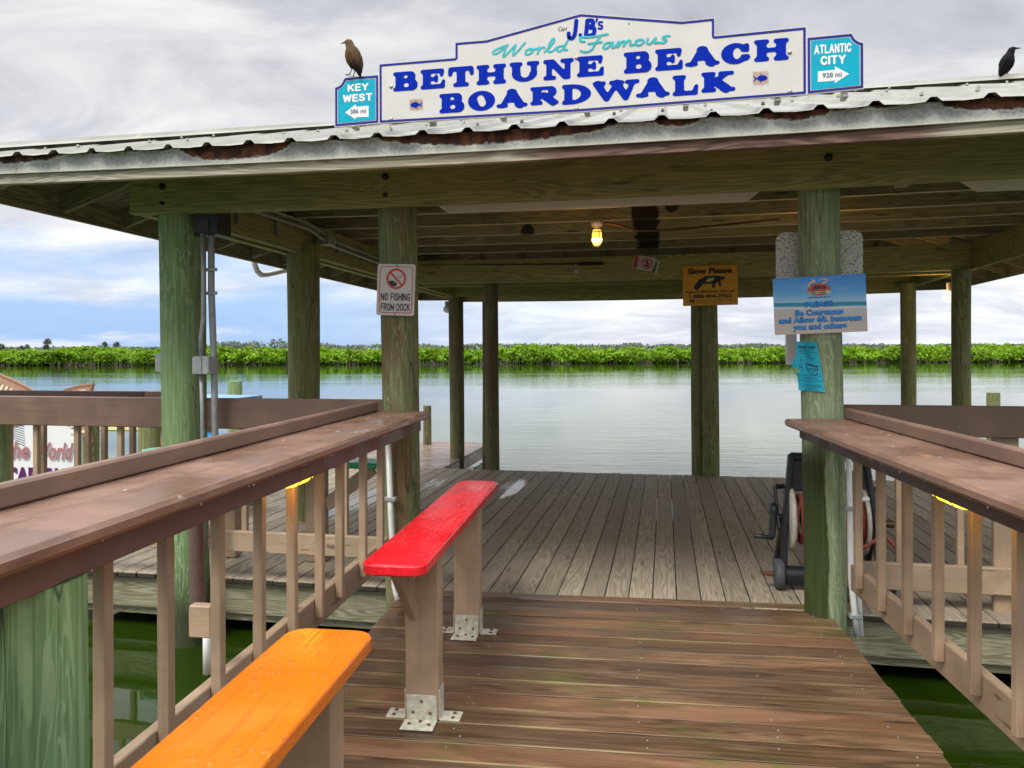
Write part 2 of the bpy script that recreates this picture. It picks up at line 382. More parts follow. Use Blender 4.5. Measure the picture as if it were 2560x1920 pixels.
def m_bird(name, a, b, zsplit):
    m, t = new_mat(name)
    ob = t.n('ShaderNodeTexCoord').outputs['Object']; z = t.sep(ob)[2]
    n = t.noise(t.mapping(ob, (60, 60, 22)), 1., 4)
    f = t.ss(t.math('ADD', z, t.math('MULTIPLY', t.math('SUBTRACT', n, .5), .03)), zsplit - .03, zsplit + .03)
    c = t.mix(f, c4(b), t.mix(t.ss(n, .3, .7), c4([x * .7 for x in a]), c4([x * 1.2 for x in a])))
    finish(t, c, .75, .12, n, .3, .002)
m_bird('grackle_brown', (.085, .052, .022), (.012, .009, .008), .05)
m_bird('grackle_black', (.006, .005, .008), (.005, .004, .006), .0)

def m_leaf(name, dark, mid, lite, hlo, hhi):
    m, t = new_mat(name)
    rnd = attr(t, 'rnd', 'Fac')
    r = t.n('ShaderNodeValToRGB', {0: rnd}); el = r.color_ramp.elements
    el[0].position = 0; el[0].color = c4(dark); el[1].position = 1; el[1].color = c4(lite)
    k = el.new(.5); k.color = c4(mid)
    p = t.n('ShaderNodeBsdfPrincipled', {'Base Color': r.outputs[0], 'Roughness': .55, 'Specular IOR Level': .3})
    tr = t.n('ShaderNodeBsdfTranslucent', {'Color': r.outputs[0]})
    mx = t.n('ShaderNodeMixShader', {0: .3, 1: p.outputs[0], 2: tr.outputs[0]})
    t.n('ShaderNodeOutputMaterial', {0: mx.outputs[0]})
m_leaf('mangrove_leaf', (.10, .20, .008), (.19, .35, .012), (.29, .47, .022), 0, 1)
m_leaf('far_leaf', (.11, .14, .09), (.16, .20, .13), (.21, .25, .17), 0, 1)  # distance haze put into the leaf colours, lighter and greyer
m_plain('bark', (.10, .08, .06), .9)

def m_water():
    m, t = new_mat('water')
    ob = t.n('ShaderNodeTexCoord').outputs['Object']
    rot = t.n('ShaderNodeMapping', {0: ob, 2: (0, 0, R(-CAM_YAW)), 3: (1, 1, 1)}).outputs[0]
    n1 = t.noise(t.mapping(rot, (.55, 1.7, 1)), 1.5, 3, .5, .3)
    n2 = t.noise(t.mapping(rot, (1.6, 4.2, 1)), 1.2, 3, .5, .2)
    n3 = t.noise(t.mapping(rot, (.05, .16, 1)), 1., 4, .55, .5)
    h = t.math('ADD', t.math('MULTIPLY', n1, 1.), t.math('MULTIPLY', n2, .35))
    calm = t.ss(n3, .40, .62, .25, 1.)
    h = t.math('MULTIPLY', h, calm)
    b = t.n('ShaderNodeBump', {'Height': h, 'Strength': .8, 'Distance': .012})
    c = t.mix(t.ss(n3, .3, .7), (.016, .034, .002, 1), (.026, .050, .003, 1))
    p = t.n('ShaderNodeBsdfPrincipled', {'Base Color': c, 'Roughness': .03, 'IOR': 1.4, 'Normal': b.outputs[0]})
    t.n('ShaderNodeOutputMaterial', {0: p.outputs[0]})
m_water()

# ------------------------------------------------------------------ frames and objects
def frame_mat(ang, pivot=(0, 0)):
    p = Vector((pivot[0], pivot[1], 0))
    return Matrix.Translation(p) @ Matrix.Rotation(R(ang), 4, 'Z') @ Matrix.Translation(-p)
FW = frame_mat(3.5)
FR = {'P': Matrix.Identity(4), 'W': FW, 'C': frame_mat(CAM_YAW), 'R': FW @ frame_mat(1.7, (1.25, 4.4)), 'L': FW}

def thing(name, label, cat, base, frame='P', group=None, kind=None):
    o = bpy.data.objects.new(name, None); COL.objects.link(o)
    o.empty_display_size = .05
    M = FR[frame] @ Matrix.Translation(Vector(base)); o.matrix_world = M
    o['label'] = label; o['category'] = cat
    if group: o['group'] = group
    if kind: o['kind'] = kind
    return {'o': o, 'b': Vector(base), 'f': frame}

BASE = {}
class MB:
    def __init__(s): s.V = []; s.F = []; s.G = []; s.Rn = []; s.S = []
    def add(s, V, F, G=None, rnd=None, smooth=False):
        k = len(s.V); rnd = random.random() if rnd is None else rnd
        s.V += [tuple(v) for v in V]
        s.G += [tuple(g) for g in (G if G is not None else V)]
        s.Rn += [rnd] * len(V)
        s.F += [[i + k for i in f] for f in F]; s.S += [smooth] * len(F)
        return s
    def board(s, p0, p1, w, h, up=(0, 0, 1), ch=.003, nseg=1, rnd=None, off=None, fn=None):
        """timber from p0 to p1; h measured along up, w sideways"""
        p0 = Vector(p0); p1 = Vector(p1); a = p1 - p0; L = a.length; a = a / L
        u = Vector(up); u = (u - a * u.dot(a)).normalized(); sd_ = a.cross(u)
        rnd = random.random() if rnd is None else rnd
        off = random.random() * 60 if off is None else off
        ch = min(ch, w * .3, h * .3)
        def ring(hw, hh):
            return [(-hw + ch, -hh), (hw - ch, -hh), (hw, -hh + ch), (hw, hh - ch), (hw - ch, hh), (-hw + ch, hh), (-hw, hh - ch), (-hw, -hh + ch)]
        full = ring(w / 2, h / 2); ins = ring(w / 2 - ch, h / 2 - ch)
        st = [(0, ins), (ch, full)] + [(L * i / nseg, full) for i in range(1, nseg)] + [(L - ch, full), (L, ins)]
        V = []; G = []
        for d, rg in st:
            for (x, y) in rg:
                q = p0 + a * d + sd_ * x + u * y
                if fn: q = Vector(fn(q))
                V.append(q); G.append((d + off, y + h / 2, x + w / 2))
        F = []
        for i in range(len(st) - 1):
            for j in range(8):
                F.append([i * 8 + j, i * 8 + (j + 1) % 8, (i + 1) * 8 + (j + 1) % 8, (i + 1) * 8 + j])
        F.append(list(range(7, -1, -1))); F.append([(len(st) - 1) * 8 + j for j in range(8)])
        return s.add(V, F, G, rnd)
    def box(s, x0, x1, y0, y1, z0, z1, axis='x', ch=.003, nseg=1, rnd=None, off=None, fn=None):
        cx, cy, cz = (x0 + x1) / 2, (y0 + y1) / 2, (z0 + z1) / 2
        if axis == 'x': return s.board((x0, cy, cz), (x1, cy, cz), y1 - y0, z1 - z0, (0, 0, 1), ch, nseg, rnd, off, fn)
        if axis == 'y': return s.board((cx, y0, cz), (cx, y1, cz), x1 - x0, z1 - z0, (0, 0, 1), ch, nseg, rnd, off, fn)
        return s.board((cx, cy, z0), (cx, cy, z1), y1 - y0, x1 - x0, (1, 0, 0), ch, nseg, rnd, off, fn)
    def cyl(s, p0, p1, r0, r1=None, n=16, nseg=1, wob=0., cap=True, smooth=True, rnd=None, bev=0.):
        r1 = r0 if r1 is None else r1
        p0 = Vector(p0); p1 = Vector(p1); a = p1 - p0; L = a.length; a = a / L
        ref = Vector((1, 0, 0)) if abs(a.x) < .8 else Vector((0, 1, 0))
        u = (ref - a * ref.dot(a)).normalized(); v = a.cross(u); off = 0.
        ph = [random.random() * 6.28 for _ in range(6)]
        V = []; G = []
        st = [(i / nseg, 1.) for i in range(nseg + 1)]
        if bev: st = [(0, 1 - bev / r0)] + [(bev / L, 1)] + st[1:-1] + [(1 - bev / L, 1), (1, 1 - bev / r1)]
        for f, k in st:
            r = (r0 + (r1 - r0) * f) * k
            for j in range(n):
                th = 2 * math.pi * j / n
                rr = r * (1 + wob * (math.sin(2 * th + ph[0] + f * 3) * .5 + math.sin(3 * th + ph[1]) * .3 + math.sin(f * 9 + ph[2] + th) * .35))
                q = u * (rr * math.cos(th)) + v * (rr * math.sin(th))
                P = p0 + a * (L * f) + q
                V.append(P); G.append((P.z + off if abs(a.z) > .7 else L * f + off, q.x, q.y if abs(a.z) > .7 else q.z))
        F = []; m = len(st)
        for i in range(m - 1):
            for j in range(n): F.append([i * n + j, i * n + (j + 1) % n, (i + 1) * n + (j + 1) % n, (i + 1) * n + j])
        s.add(V, F, G, rnd, smooth)
        if cap:
            c0 = V[:n]; c1 = V[-n:]
            s.add(c0, [list(range(n - 1, -1, -1))], G[:n], .5); s.add(c1, [list(range(n))], G[-n:], .5)
        return s
    def tube(s, pts, r, n=8, rnd=None, cap=True):
        pts = [Vector(p) for p in pts]; rs = r if isinstance(r, (list, tuple)) else [r] * len(pts)
        V = []; F = []; u = None
        for i, p in enumerate(pts):
            d = (pts[min(i + 1, len(pts) - 1)] - pts[max(i - 1, 0)]).normalized()
            if u is None:
                ref = Vector((0, 0, 1)) if abs(d.z) < .9 else Vector((1, 0, 0)); u = (ref - d * ref.dot(d)).normalized()
            else: u = (u - d * u.dot(d)).normalized()
            v = d.cross(u)
            for j in range(n):
                th = 2 * math.pi * j / n; V.append(p + (u * math.cos(th) + v * math.sin(th)) * rs[i])
        for i in range(len(pts) - 1):
            for j in range(n): F.append([i * n + j, i * n + (j + 1) % n, (i + 1) * n + (j + 1) % n, (i + 1) * n + j])
        if cap: F.append(list(range(n - 1, -1, -1))); F.append([(len(pts) - 1) * n + j for j in range(n)])
        return s.add(V, F, None, rnd, True)
    def ell(s, c, rx, ry, rz, n=16, m=10, rot=None, zmin=-1.):
        V = []; F = []
        for i in range(m + 1):
            ph = -math.pi / 2 + math.pi * i / m
            for j in range(n):
                th = 2 * math.pi * j / n
                q = Vector((rx * math.cos(ph) * math.cos(th), ry * math.cos(ph) * math.sin(th), rz * max(zmin, math.sin(ph))))
                if rot: q = rot @ q
                V.append(Vector(c) + q)
        for i in range(m):
            for j in range(n): F.append([i * n + j, i * n + (j + 1) % n, (i + 1) * n + (j + 1) % n, (i + 1) * n + j])
        return s.add(V, F, None, None, True)
    def lathe(s, prof, o, ax, n=20):
        o = Vector(o); ax = Vector(ax).normalized()
        ref = Vector((0, 0, 1)) if abs(ax.z) < .9 else Vector((1, 0, 0)); u = (ref - ax * ref.dot(ax)).normalized(); v = ax.cross(u)
        V = []; F = []
        for (r, h) in prof:
            for j in range(n):
                th = 2 * math.pi * j / n; V.append(o + ax * h + (u * math.cos(th) + v * math.sin(th)) * r)
        for i in range(len(prof) - 1):
            for j in range(n): F.append([i * n + j, i * n + (j + 1) % n, (i + 1) * n + (j + 1) % n, (i + 1) * n + j])
        return s.add(V, F, None, None, True)
    def prism(s, poly, pl, d0, d1, rnd=None):
        n = len(poly)
        V = [pl(x, y, d0) for x, y in poly] + [pl(x, y, d1) for x, y in poly]
        F = [list(range(n - 1, -1, -1)), [n + i for i in range(n)]] + [[i, (i + 1) % n, n + (i + 1) % n, n + i] for i in range(n)]
        return s.add(V, F, None, rnd)
    def flat(s, data, pl, d):
        V, F = data
        return s.add([pl(x, y, d) for x, y in V], F)
    def build(s, name, mat, th=None, parent=None, label=None, fn=None):
        me = bpy.data.meshes.new(name)
        if isinstance(th, bpy.types.Object): parent = th; b = BASE[th.name]
        else: b = th['b'] if th else Vector((0, 0, 0))
        V = [Vector(fn(v)) if fn else Vector(v) for v in s.V]
        me.from_pydata([v - b for v in V], [], s.F)
        a = me.attributes.new('gc', 'FLOAT_VECTOR', 'POINT'); a.data.foreach_set('vector', [x for g in s.G for x in g])
        a = me.attributes.new('rnd', 'FLOAT', 'POINT'); a.data.foreach_set('value', s.Rn)
        me.polygons.foreach_set('use_smooth', s.S)
        me.materials.append(MATS[mat]); me.update()
        o = bpy.data.objects.new(name, me); COL.objects.link(o)
        BASE[o.name] = b
        if parent is not None: o.parent = parent
        elif th: o.parent = th['o']
        if label: o['label'] = label
        return o

def solo(mb, name, label, cat, mat, base, frame='P', group=None, kind=None):
    """a thing that is one mesh"""
    o = mb.build(name, mat)
    for v in o.data.vertices: v.co -= Vector(base)
    o.matrix_world = FR[frame] @ Matrix.Translation(Vector(base))
    if label: o['label'] = label
    if cat: o['category'] = cat
    if group: o['group'] = group
    if kind: o['kind'] = kind
    return o
def structure(mb, name, mat, label, frame='P'):
    o = mb.build(name, mat); o.matrix_world = FR[frame]; o['kind'] = 'structure'; o['label'] = label; o['category'] = name.replace('_', ' ')
    return o
def plane(o, u, v):
    o = Vector(o); u = Vector(u); v = Vector(v); n = u.cross(v).normalized()
    return lambda x, y, d=0.: o + u * x + v * y + n * d

# ------------------------------------------------------------------ flat graphics from distance fields
class SDF:
    def __init__(s, x0, y0, x1, y1, res):
        s.x0, s.y0, s.res = x0, y0, res
        s.nx = int((x1 - x0) / res) + 2; s.ny = int((y1 - y0) / res) + 2
        s.X, s.Y = np.meshgrid(x0 + np.arange(s.nx) * res, y0 + np.arange(s.ny) * res)
        s.D = np.full(s.X.shape, 9.)
    def cap(s, ax, ay, bx, by, r0, r1=None):
        r1 = r0 if r1 is None else r1
        dx, dy = bx - ax, by - ay; l2 = dx * dx + dy * dy + 1e-12
        t_ = np.clip(((s.X - ax) * dx + (s.Y - ay) * dy) / l2, 0, 1)
        return np.hypot(s.X - ax - t_ * dx, s.Y - ay - t_ * dy) - (r0 + (r1 - r0) * t_)
    def rect(s, xa, ya, xb, yb, r=0.):
        cx, cy = (xa + xb) / 2, (ya + yb) / 2; qx = np.abs(s.X - cx) - abs(xb - xa) / 2 + r; qy = np.abs(s.Y - cy) - abs(yb - ya) / 2 + r
        return np.hypot(np.maximum(qx, 0), np.maximum(qy, 0)) + np.minimum(np.maximum(qx, qy), 0) - r
    def ell(s, cx, cy, rx, ry):
        k = np.hypot((s.X - cx) / rx, (s.Y - cy) / ry); return (k - 1) * min(rx, ry)
    def poly(s, pts):
        d = np.full(s.X.shape, 1e9); ins = np.zeros(s.X.shape, bool); n = len(pts)
        for i in range(n):
            ax, ay = pts[i]; bx, by = pts[(i + 1) % n]
            d = np.minimum(d, s.cap(ax, ay, bx, by, 0.))
            c = ((ay > s.Y) != (by > s.Y)) & (s.X < (bx - ax) * (s.Y - ay) / ((by - ay) if by != ay else 1e-9) + ax); ins ^= c
        return np.where(ins, -d, d)
    def u(s, *a):
        for d in a: s.D = np.minimum(s.D, d)
        return s
    def sub(s, *a):
        for d in a: s.D = np.maximum(s.D, -d)
        return s
    def path(s, pts, r, closed=False):
        n = len(pts)
        for i in range(n if closed else n - 1):
            a, b = pts[i], pts[(i + 1) % n]
            ra = r[i] if isinstance(r, (list, tuple)) else r; rb = r[(i + 1) % n] if isinstance(r, (list, tuple)) else r
            s.u(s.cap(a[0], a[1], b[0], b[1], ra, rb))
        return s
    def blur(s, k):
        for _ in range(k):
            P = np.pad(s.D, 1, mode='edge')
            s.D = (P[1:-1, 1:-1] * 4 + 2 * (P[:-2, 1:-1] + P[2:, 1:-1] + P[1:-1, :-2] + P[1:-1, 2:]) + P[:-2, :-2] + P[:-2, 2:] + P[2:, :-2] + P[2:, 2:]) / 16
        return s
    def mesh(s, D=None, fx=None):
        D = s.D if D is None else D
        V = []; F = []; ins = D < 0; full = ins[:-1, :-1] & ins[1:, :-1] & ins[:-1, 1:] & ins[1:, 1:]
        anyc = (ins[:-1, :-1] | ins[1:, :-1] | ins[:-1, 1:] | ins[1:, 1:]) & ~full
        X = lambda i: s.x0 + i * s.res
        Y = lambda j: s.y0 + j * s.res
        for j in range(D.shape[0] - 1):
            row = full[j]
            if row.any():
                e_ = np.flatnonzero(np.diff(np.concatenate(([0], row.astype(int), [0]))))
                for a, b in zip(e_[::2], e_[1::2]):
                    k = len(V); V += [(X(a), Y(j)), (X(b), Y(j)), (X(b), Y(j + 1)), (X(a), Y(j + 1))]; F.append([k, k + 1, k + 2, k + 3])
        for j, i in zip(*np.nonzero(anyc)):
            cs = [(i, j), (i + 1, j), (i + 1, j + 1), (i, j + 1)]; ds = [D[q[1], q[0]] for q in cs]; P = []
            for a in range(4):
                b = (a + 1) % 4; p, q = cs[a], cs[b]
                if ds[a] < 0: P.append((X(p[0]), Y(p[1])))
                if (ds[a] < 0) != (ds[b] < 0):
                    f = ds[a] / (ds[a] - ds[b]); P.append((X(p[0] + (q[0] - p[0]) * f), Y(p[1] + (q[1] - p[1]) * f)))
            if len(P) > 2: k = len(V); V += P; F.append(list(range(k, k + len(P))))
        if fx: V = [fx(x, y) for x, y in V]
        return V, F

def smooth_path(pts, n=6):
    o = []
    for i in range(len(pts) - 1):
        p0 = pts[max(i - 1, 0)]; p1 = pts[i]; p2 = pts[i + 1]; p3 = pts[min(i + 2, len(pts) - 1)]
        for k in range(n):
            t_ = k / n
            o.append(tuple(.5 * ((2 * b) + (c - a) * t_ + (2 * a - 5 * b + 4 * c - d) * t_ ** 2 + (3 * b - a - 3 * c + d) * t_ ** 3) for a, b, c, d in zip(p0, p1, p2, p3)))
    o.append(pts[-1]); return o

def glyph(ch, w):
    """fat slab letters, unit height"""
    s = SDF(-.12, -.12, w + .12, 1.12, .035); st = .37; th = .17; sl = .145
    def stem(x, wd=st): s.u(s.rect(x, 0, x + wd, 1))
    def ser(xa, xb, top=False): s.u(s.rect(xa, 1 - sl if top else 0, xb, 1 if top else sl, .05))
    if ch in 'BEDRLK': stem(.13); ser(0, .6, True); ser(0, .62)
    if ch == 'B':
        s.u(s.rect(.3, .5, w - .12, 1, .24), s.rect(.3, 0, w, .56, .27)); s.sub(s.rect(.52, .62, w - .48, .87, .11), s.rect(.52, .13, w - .42, .44, .14))
    if ch == 'D':
        s.u(np.maximum(s.ell(.45, .5, w - .45, .5), .3 - s.X)); s.sub(np.maximum(s.ell(.55, .5, w - .98, .35), .51 - s.X))
    if ch == 'R':
        s.u(s.rect(.3, .44, w - .12, 1, .27)); s.sub(s.rect(.52, .57, w - .5, .87, .13)); s.u(s.cap(.72, .5, w - .28, .1, .17, .18)); ser(w - .5, w)
    if ch == 'E':
        s.u(s.rect(.3, 1 - th, w - .06, 1, .05), s.rect(.3, 0, w, th, .05), s.cap(w - .13, .92, w - .16, .68, .085, .06), s.cap(w - .12, .1, w - .05, .36, .1, .06), s.rect(.4, .43, .86, .57, .03), s.cap(.84, .4, .84, .62, .07))
    if ch == 'L': s.u(s.rect(.3, 0, w - .03, th, .05), s.cap(w - .15, .1, w - .07, .42, .11, .07))
    if ch == 'K':
        s.u(s.cap(.5, .42, w - .42, .9, .09, .1), s.cap(.62, .55, w - .4, .12, .17, .19)); ser(w - .72, w - .06, True); ser(w - .62, w)
    if ch == 'T':
        stem(w / 2 - .19, .38); ser(w / 2 - .38, w / 2 + .38); s.u(s.rect(.04, 1 - th, w - .04, 1, .06), s.cap(.12, .9, .09, .64, .1, .075), s.cap(w - .12, .9, w - .09, .64, .1, .075))
    if ch == 'H':
        stem(.13); stem(w - .5); s.u(s.rect(.3, .43, w - .3, .58))
        for a, b in ((0, .62), (w - .62, w)): ser(a, b); ser(a, b, True)
    if ch == 'U':
        o_ = np.maximum(s.ell(w / 2, .42, w / 2 - .13, .42), s.Y - .42); i_ = np.maximum(s.ell(w / 2 + .03, .44, w / 2 - .46, .29), s.Y - .44)
        s.u(o_, s.rect(.13, .4, .5, 1), s.rect(w - .38, .4, w - .13, 1)); s.D = np.maximum(s.D, -np.minimum(i_, s.rect(.5, .43, w - .4, 1.2)))
        ser(0, .62, True); ser(w - .6, w, True)
    if ch == 'N':
        s.u(s.rect(.16, 0, .38, 1), s.rect(w - .4, 0, w - .17, 1), s.poly([(.14, 1), (.5, 1), (w - .17, .06), (w - .17, 0), (w - .48, 0)])); ser(0, .4, True); ser(w - .62, w, True); ser(0, .6)
    if ch == 'A':
        s.u(s.cap(w / 2 - .04, .9, .28, .05, .09), s.cap(w / 2 + .02, .83, w - .36, .1, .17, .19), s.rect(.42, .27, w - .5, .4), s.ell(w / 2, .86, .22, .14)); ser(0, .56); ser(w - .62, w)
    if ch == 'C':
        s.u(s.ell(w / 2 - .03, .5, w / 2 - .02, .5)); s.sub(s.ell(w / 2 + .06, .5, w / 2 - .42, .34), s.rect(w * .62, .40, w + .2, .60)); s.u(s.cap(w - .14, .86, w - .13, .66, .1, .09), s.cap(w - .16, .22, w - .04, .3, .09, .06))
    if ch == 'O': s.u(s.ell(w / 2, .5, w / 2, .5)); s.sub(s.cap(w / 2 - .05, .62, w / 2 + .05, .38, .23, .23))
    if ch == 'W':
        for x in (0, w * .42): s.u(s.cap(.22 + x, .88, .64 + x, .14, .17, .13))
        s.u(s.cap(.66, .1, w * .5, .85, .09), s.cap(w * .42 + .66, .1, w - .3, .9, .09)); ser(0, .58, True); ser(w * .36, w * .66, True); ser(w - .62, w, True)
    s.blur(3)
    return s.mesh(s.D - .034)

_tc = {}
def text_mesh(st, bold=0.):
    key = (st, bold)
    if key in _tc: return _tc[key]
    cu = bpy.data.curves.new('lettering_source', 'FONT'); cu.body = st; cu.size = 1; cu.offset = bold; cu.resolution_u = 3
    ob = bpy.data.objects.new('lettering_source', cu); COL.objects.link(ob)
    dg = bpy.context.evaluated_depsgraph_get(); me = bpy.data.meshes.new_from_object(ob.evaluated_get(dg))
    V = [(v.co.x, v.co.y) for v in me.vertices]; F = [list(p.vertices) for p in me.polygons]
    bpy.data.objects.remove(ob); bpy.data.curves.remove(cu); bpy.data.meshes.remove(me)
    _tc[key] = (V, F); return V, F
def fit(data, x0, y0, x1, y1, shear=0.):
    V, F = data; xs = [v[0] for v in V]; ys = [v[1] for v in V]; a, b, c, d = min(xs), max(xs), min(ys), max(ys)
    return [(x0 + (x - a) / (b - a) * (x1 - x0) + shear * (y - c) / (d - c), y0 + (y - c) / (d - c) * (y1 - y0)) for x, y in V], F
STK = {'A': [[(0, 0), (.36, 1), (.72, 0)], [(.14, .33), (.58, .33)]], 'C': [[(.62, .76), (.5, .96), (.32, 1), (.1, .88), (.0, .6), (.0, .4), (.1, .12), (.32, 0), (.5, .04), (.62, .24)]], 'D': [[(0, 0), (0, 1), (.3, 1), (.52, .9), (.62, .65), (.62, .35), (.52, .1), (.3, 0), (0, 0)]],
 'E': [[(.52, 1), (0, 1), (0, 0), (.52, 0)], [(0, .52), (.45, .52)]], 'F': [[(.52, 1), (0, 1), (0, 0)], [(0, .5), (.44, .5)]], 'G': [[(.62, .78), (.5, .96), (.32, 1), (.1, .88), (0, .6), (0, .4), (.1, .12), (.32, 0), (.52, .06), (.62, .2), (.62, .46), (.36, .46)]],
 'H': [[(0, 0), (0, 1)], [(.6, 0), (.6, 1)], [(0, .52), (.6, .52)]], 'I': [[(0, 0), (0, 1)]], 'K': [[(0, 0), (0, 1)], [(.6, 1), (.02, .42)], [(.2, .58), (.62, 0)]], 'L': [[(0, 1), (0, 0), (.5, 0)]], 'M': [[(0, 0), (0, 1), (.4, .2), (.8, 1), (.8, 0)]], 'N': [[(0, 0), (0, 1), (.6, 0), (.6, 1)]],
 'O': [[(.32, 1), (.1, .88), (0, .6), (0, .4), (.1, .12), (.32, 0), (.54, .12), (.64, .4), (.64, .6), (.54, .88), (.32, 1)]], 'R': [[(0, 0), (0, 1), (.36, 1), (.56, .9), (.56, .6), (.36, .48), (0, .48)], [(.3, .46), (.6, 0)]], 'S': [[(.55, .8), (.44, .97), (.2, .99), (.03, .86), (.05, .66), (.3, .52), (.54, .38), (.57, .16), (.4, .01), (.16, .01), (0, .2)]],
 'T': [[(0, 1), (.62, 1)], [(.31, 1), (.31, 0)]], 'W': [[(0, 1), (.2, 0), (.45, .9), (.7, 0), (.9, 1)]], 'Y': [[(0, 1), (.32, .46), (.64, 1)], [(.32, .46), (.32, 0)]], ' ': []}
def stext(st, x0, y0, x1, y1, th=.1, gap=.24, res=.035):
    x = 0.; segs = []
    for ch in st:
        g_ = STK[ch]; wd = max([p[0] for q in g_ for p in q] or [.25])
        segs += [[(a + x, b) for a, b in q] for q in g_]; x += wd + gap + th * .6
    s = SDF(-.2, -.2, x, 1.2, res)
    for q in segs: s.path(q, th)
    return fit(s.blur(1).mesh(), x0, y0, x1, y1)
def ftext(st, x0, y0, x1, y1, bold=.02, shear=0.): return fit(text_mesh(st, bold), x0, y0, x1, y1, shear)

WATER_Z = -.40
# ================================================================== setting
mb = MB(); mb.add([(-3000, -60, WATER_Z), (3000, -60, WATER_Z), (3000, 4000, WATER_Z), (-3000, 4000, WATER_Z)], [[0, 1, 2, 3]])
structure(mb, 'water', 'water', 'calm green lagoon water with light ripples')
mb = MB()      # far mud bank, low and irregular
N = 60; V = []
for i in range(N + 1):
    x = -150 + 300 * i / N
    V += [(x, 96 + 1.2 * math.sin(i * 1.3), WATER_Z - .1), (x, 98.5 + 1.2 * math.sin(i * 1.3), WATER_Z + .18), (x, 420, WATER_Z + .3)]
F = []
for i in range(N):
    for j in range(2): F.append([i * 3 + j, (i + 1) * 3 + j, (i + 1) * 3 + j + 1, i * 3 + j + 1])
mb.add(V, F); structure(mb, 'shore', 'mud', 'low muddy far shore under the mangroves', 'C')

# platform: boards run away from the walkway
mb = MB(); pitch = .1430; x0 = -4.65
i = 0
while x0 + i * pitch < 4.75:
    xa = x0 + i * pitch
    j = random.uniform(-.012, .012)
    mb.box(xa + .0025, xa + pitch - .0025, 4.655 + random.uniform(-.004, .004), 9.40 + j, -.038, random.uniform(-.0015, .0015), 'y', .005); i += 1
structure(mb, 'platform_deck', 'deck_wood', 'weathered grey plank deck under the pavilion roof')
mb = MB()
for (y0, y1, z0, z1) in ((4.70, 4.74, -.25, -.04),):
    mb.box(-4.6, -1.2, y0, y1, z0, z1, 'x'); mb.box(.55, 4.7, y0, y1, z0, z1, 'x')
mb.box(-4.6, 4.7, 4.742, 4.78, -.31, -.16, 'x')
mb.box(-4.6, 4.7, 9.30, 9.34, -.27, -.04, 'x'); mb.box(-4.6, 4.7, 7.0, 7.05, -.27, -.04, 'x')
structure(mb, 'platform_joist', 'rim_wood', 'pale timber rim joist under the edge of the platform deck')
mb = MB(); i = 0; wy = 4.62; pw = .1425
while wy - i * pw > -.6:
    yb = wy - i * pw
    mb.box(-1.305 + random.uniform(-.006, .006), 1.195 + random.uniform(-.006, .006), yb - pw + .004, yb - .004, -.038, random.uniform(-.002, .002), 'x', .0022); i += 1
mb.box(-1.29, 1.10, 4.622, 4.72, -.036, .003, 'x', .006)
wk = structure(mb, 'walkway', 'walk_wood', 'wet brown plank walkway with green moss', 'W')
mb = MB(); i = 0
while wy - i * pw > 1.2:
    for xn in (-1.2, -.62, .10, .62, 1.08):
        for q in (.3, .7):
            if random.random() < .5: mb.ell((xn + random.uniform(-.02, .02), wy - (i + q) * pw, .0), .0042, .0042, .0025, 6, 4)
    i += 1
nh = mb.build('nail_heads', 'galv'); nh.parent = wk
mb = MB(); mb.box(-1.24, -1.20, -.6, 4.6, -.28, -.04, 'y'); mb.box(1.09, 1.13, -.6, 4.6, -.28, -.04, 'y')
structure(mb, 'walkway_joist', 'dock_wood', 'side joists carrying the brown walkway', 'W')
mb = MB(); i = 0
while 9.62 + i * .143 < 13.3:
    y = 9.62 + i * .143; mb.box(-8.2, -3.02, y, y + .137, -.185, -.15, 'x', .004); i += 1
mb.box(-3.06, -3.02, 9.62, 13.3, -.36, -.19, 'y')
structure(mb, 'lower_dock', 'dock_wood', 'wet reddish plank dock set lower beyond the platform')

# ================================================================== pavilion
def sagfn(p):
    x, y, z = p
    if z < 1.6: return p
    k = min(1., (z - 1.6) / .6)
    return (x, y, z + k * (-.011 * (y - 4.45) + .0025 * (min(max(x, -4), 4) + 1) ** 2))
pav = thing('pavilion', 'open timber pavilion on round posts with hipped metal roof over the deck', 'pavilion', (0, 4.6, 0))
posts = [  # x/y bottom, x/y top, zbottom, ztop, r bottom, r top, material, label
    (-3.05, 4.57, -3.10, 4.57, -1.2, 2.40, .135, .142, 'post_green', 'green corner post with grey conduit'),
    (-1.575, 4.60, -1.628, 4.60, -1.2, 2.40, .110, .120, 'post_brown', 'brown and green post behind the no fishing sign'),
    (.905, 4.66, .863, 4.66, -1.2, 2.41, .108, .112, 'post_moss', 'pale post coated with bright moss near its foot'),
    (-3.14, 6.42, -3.15, 6.42, -1.2, 2.42, .135, .145, 'post_plain', None),
    (-3.08, 11.4, -3.10, 11.4, -1.2, 2.34, .105, .110, 'post_dark', None),
    (-2.66, 11.65, -2.655, 11.65, -1.2, 2.34, .095, .095, 'post_dark', None),
    (.548, 9.46, .524, 9.46, -1.2, 2.36, .098, .096, 'post_plain', None),
    (.405, 9.58, .395, 9.58, -1.2, 2.36, .085, .082, 'post_plain', None),
    (3.147, 11.0, 3.146, 11.0, -1.2, 2.34, .088, .092, 'post_plain', None),
    (3.167, 9.22, 3.171, 9.22, -1.2, 2.34, .096, .096, 'post_plain', None),
    (3.2, 6.42, 3.2, 6.42, -1.2, 2.36, .13, .13, 'post_plain', None),
    (3.2, 4.62, 3.2, 4.62, -1.2, 2.42, .13, .13, 'post_plain', None),
    (-2.10, 9.46, -2.12, 9.46, -1.2, 2.34, .085, .085, 'post_dark', None)]
for (xa, ya, xb, yb, za, zb, ra, rb, m_, lb) in posts:
    MB().cyl((xa, ya, za), (xb, yb, zb), ra, rb, 24, 18, .06).build('post', m_, pav, label=lb)
ZB = 2.352          # beam underside before sag
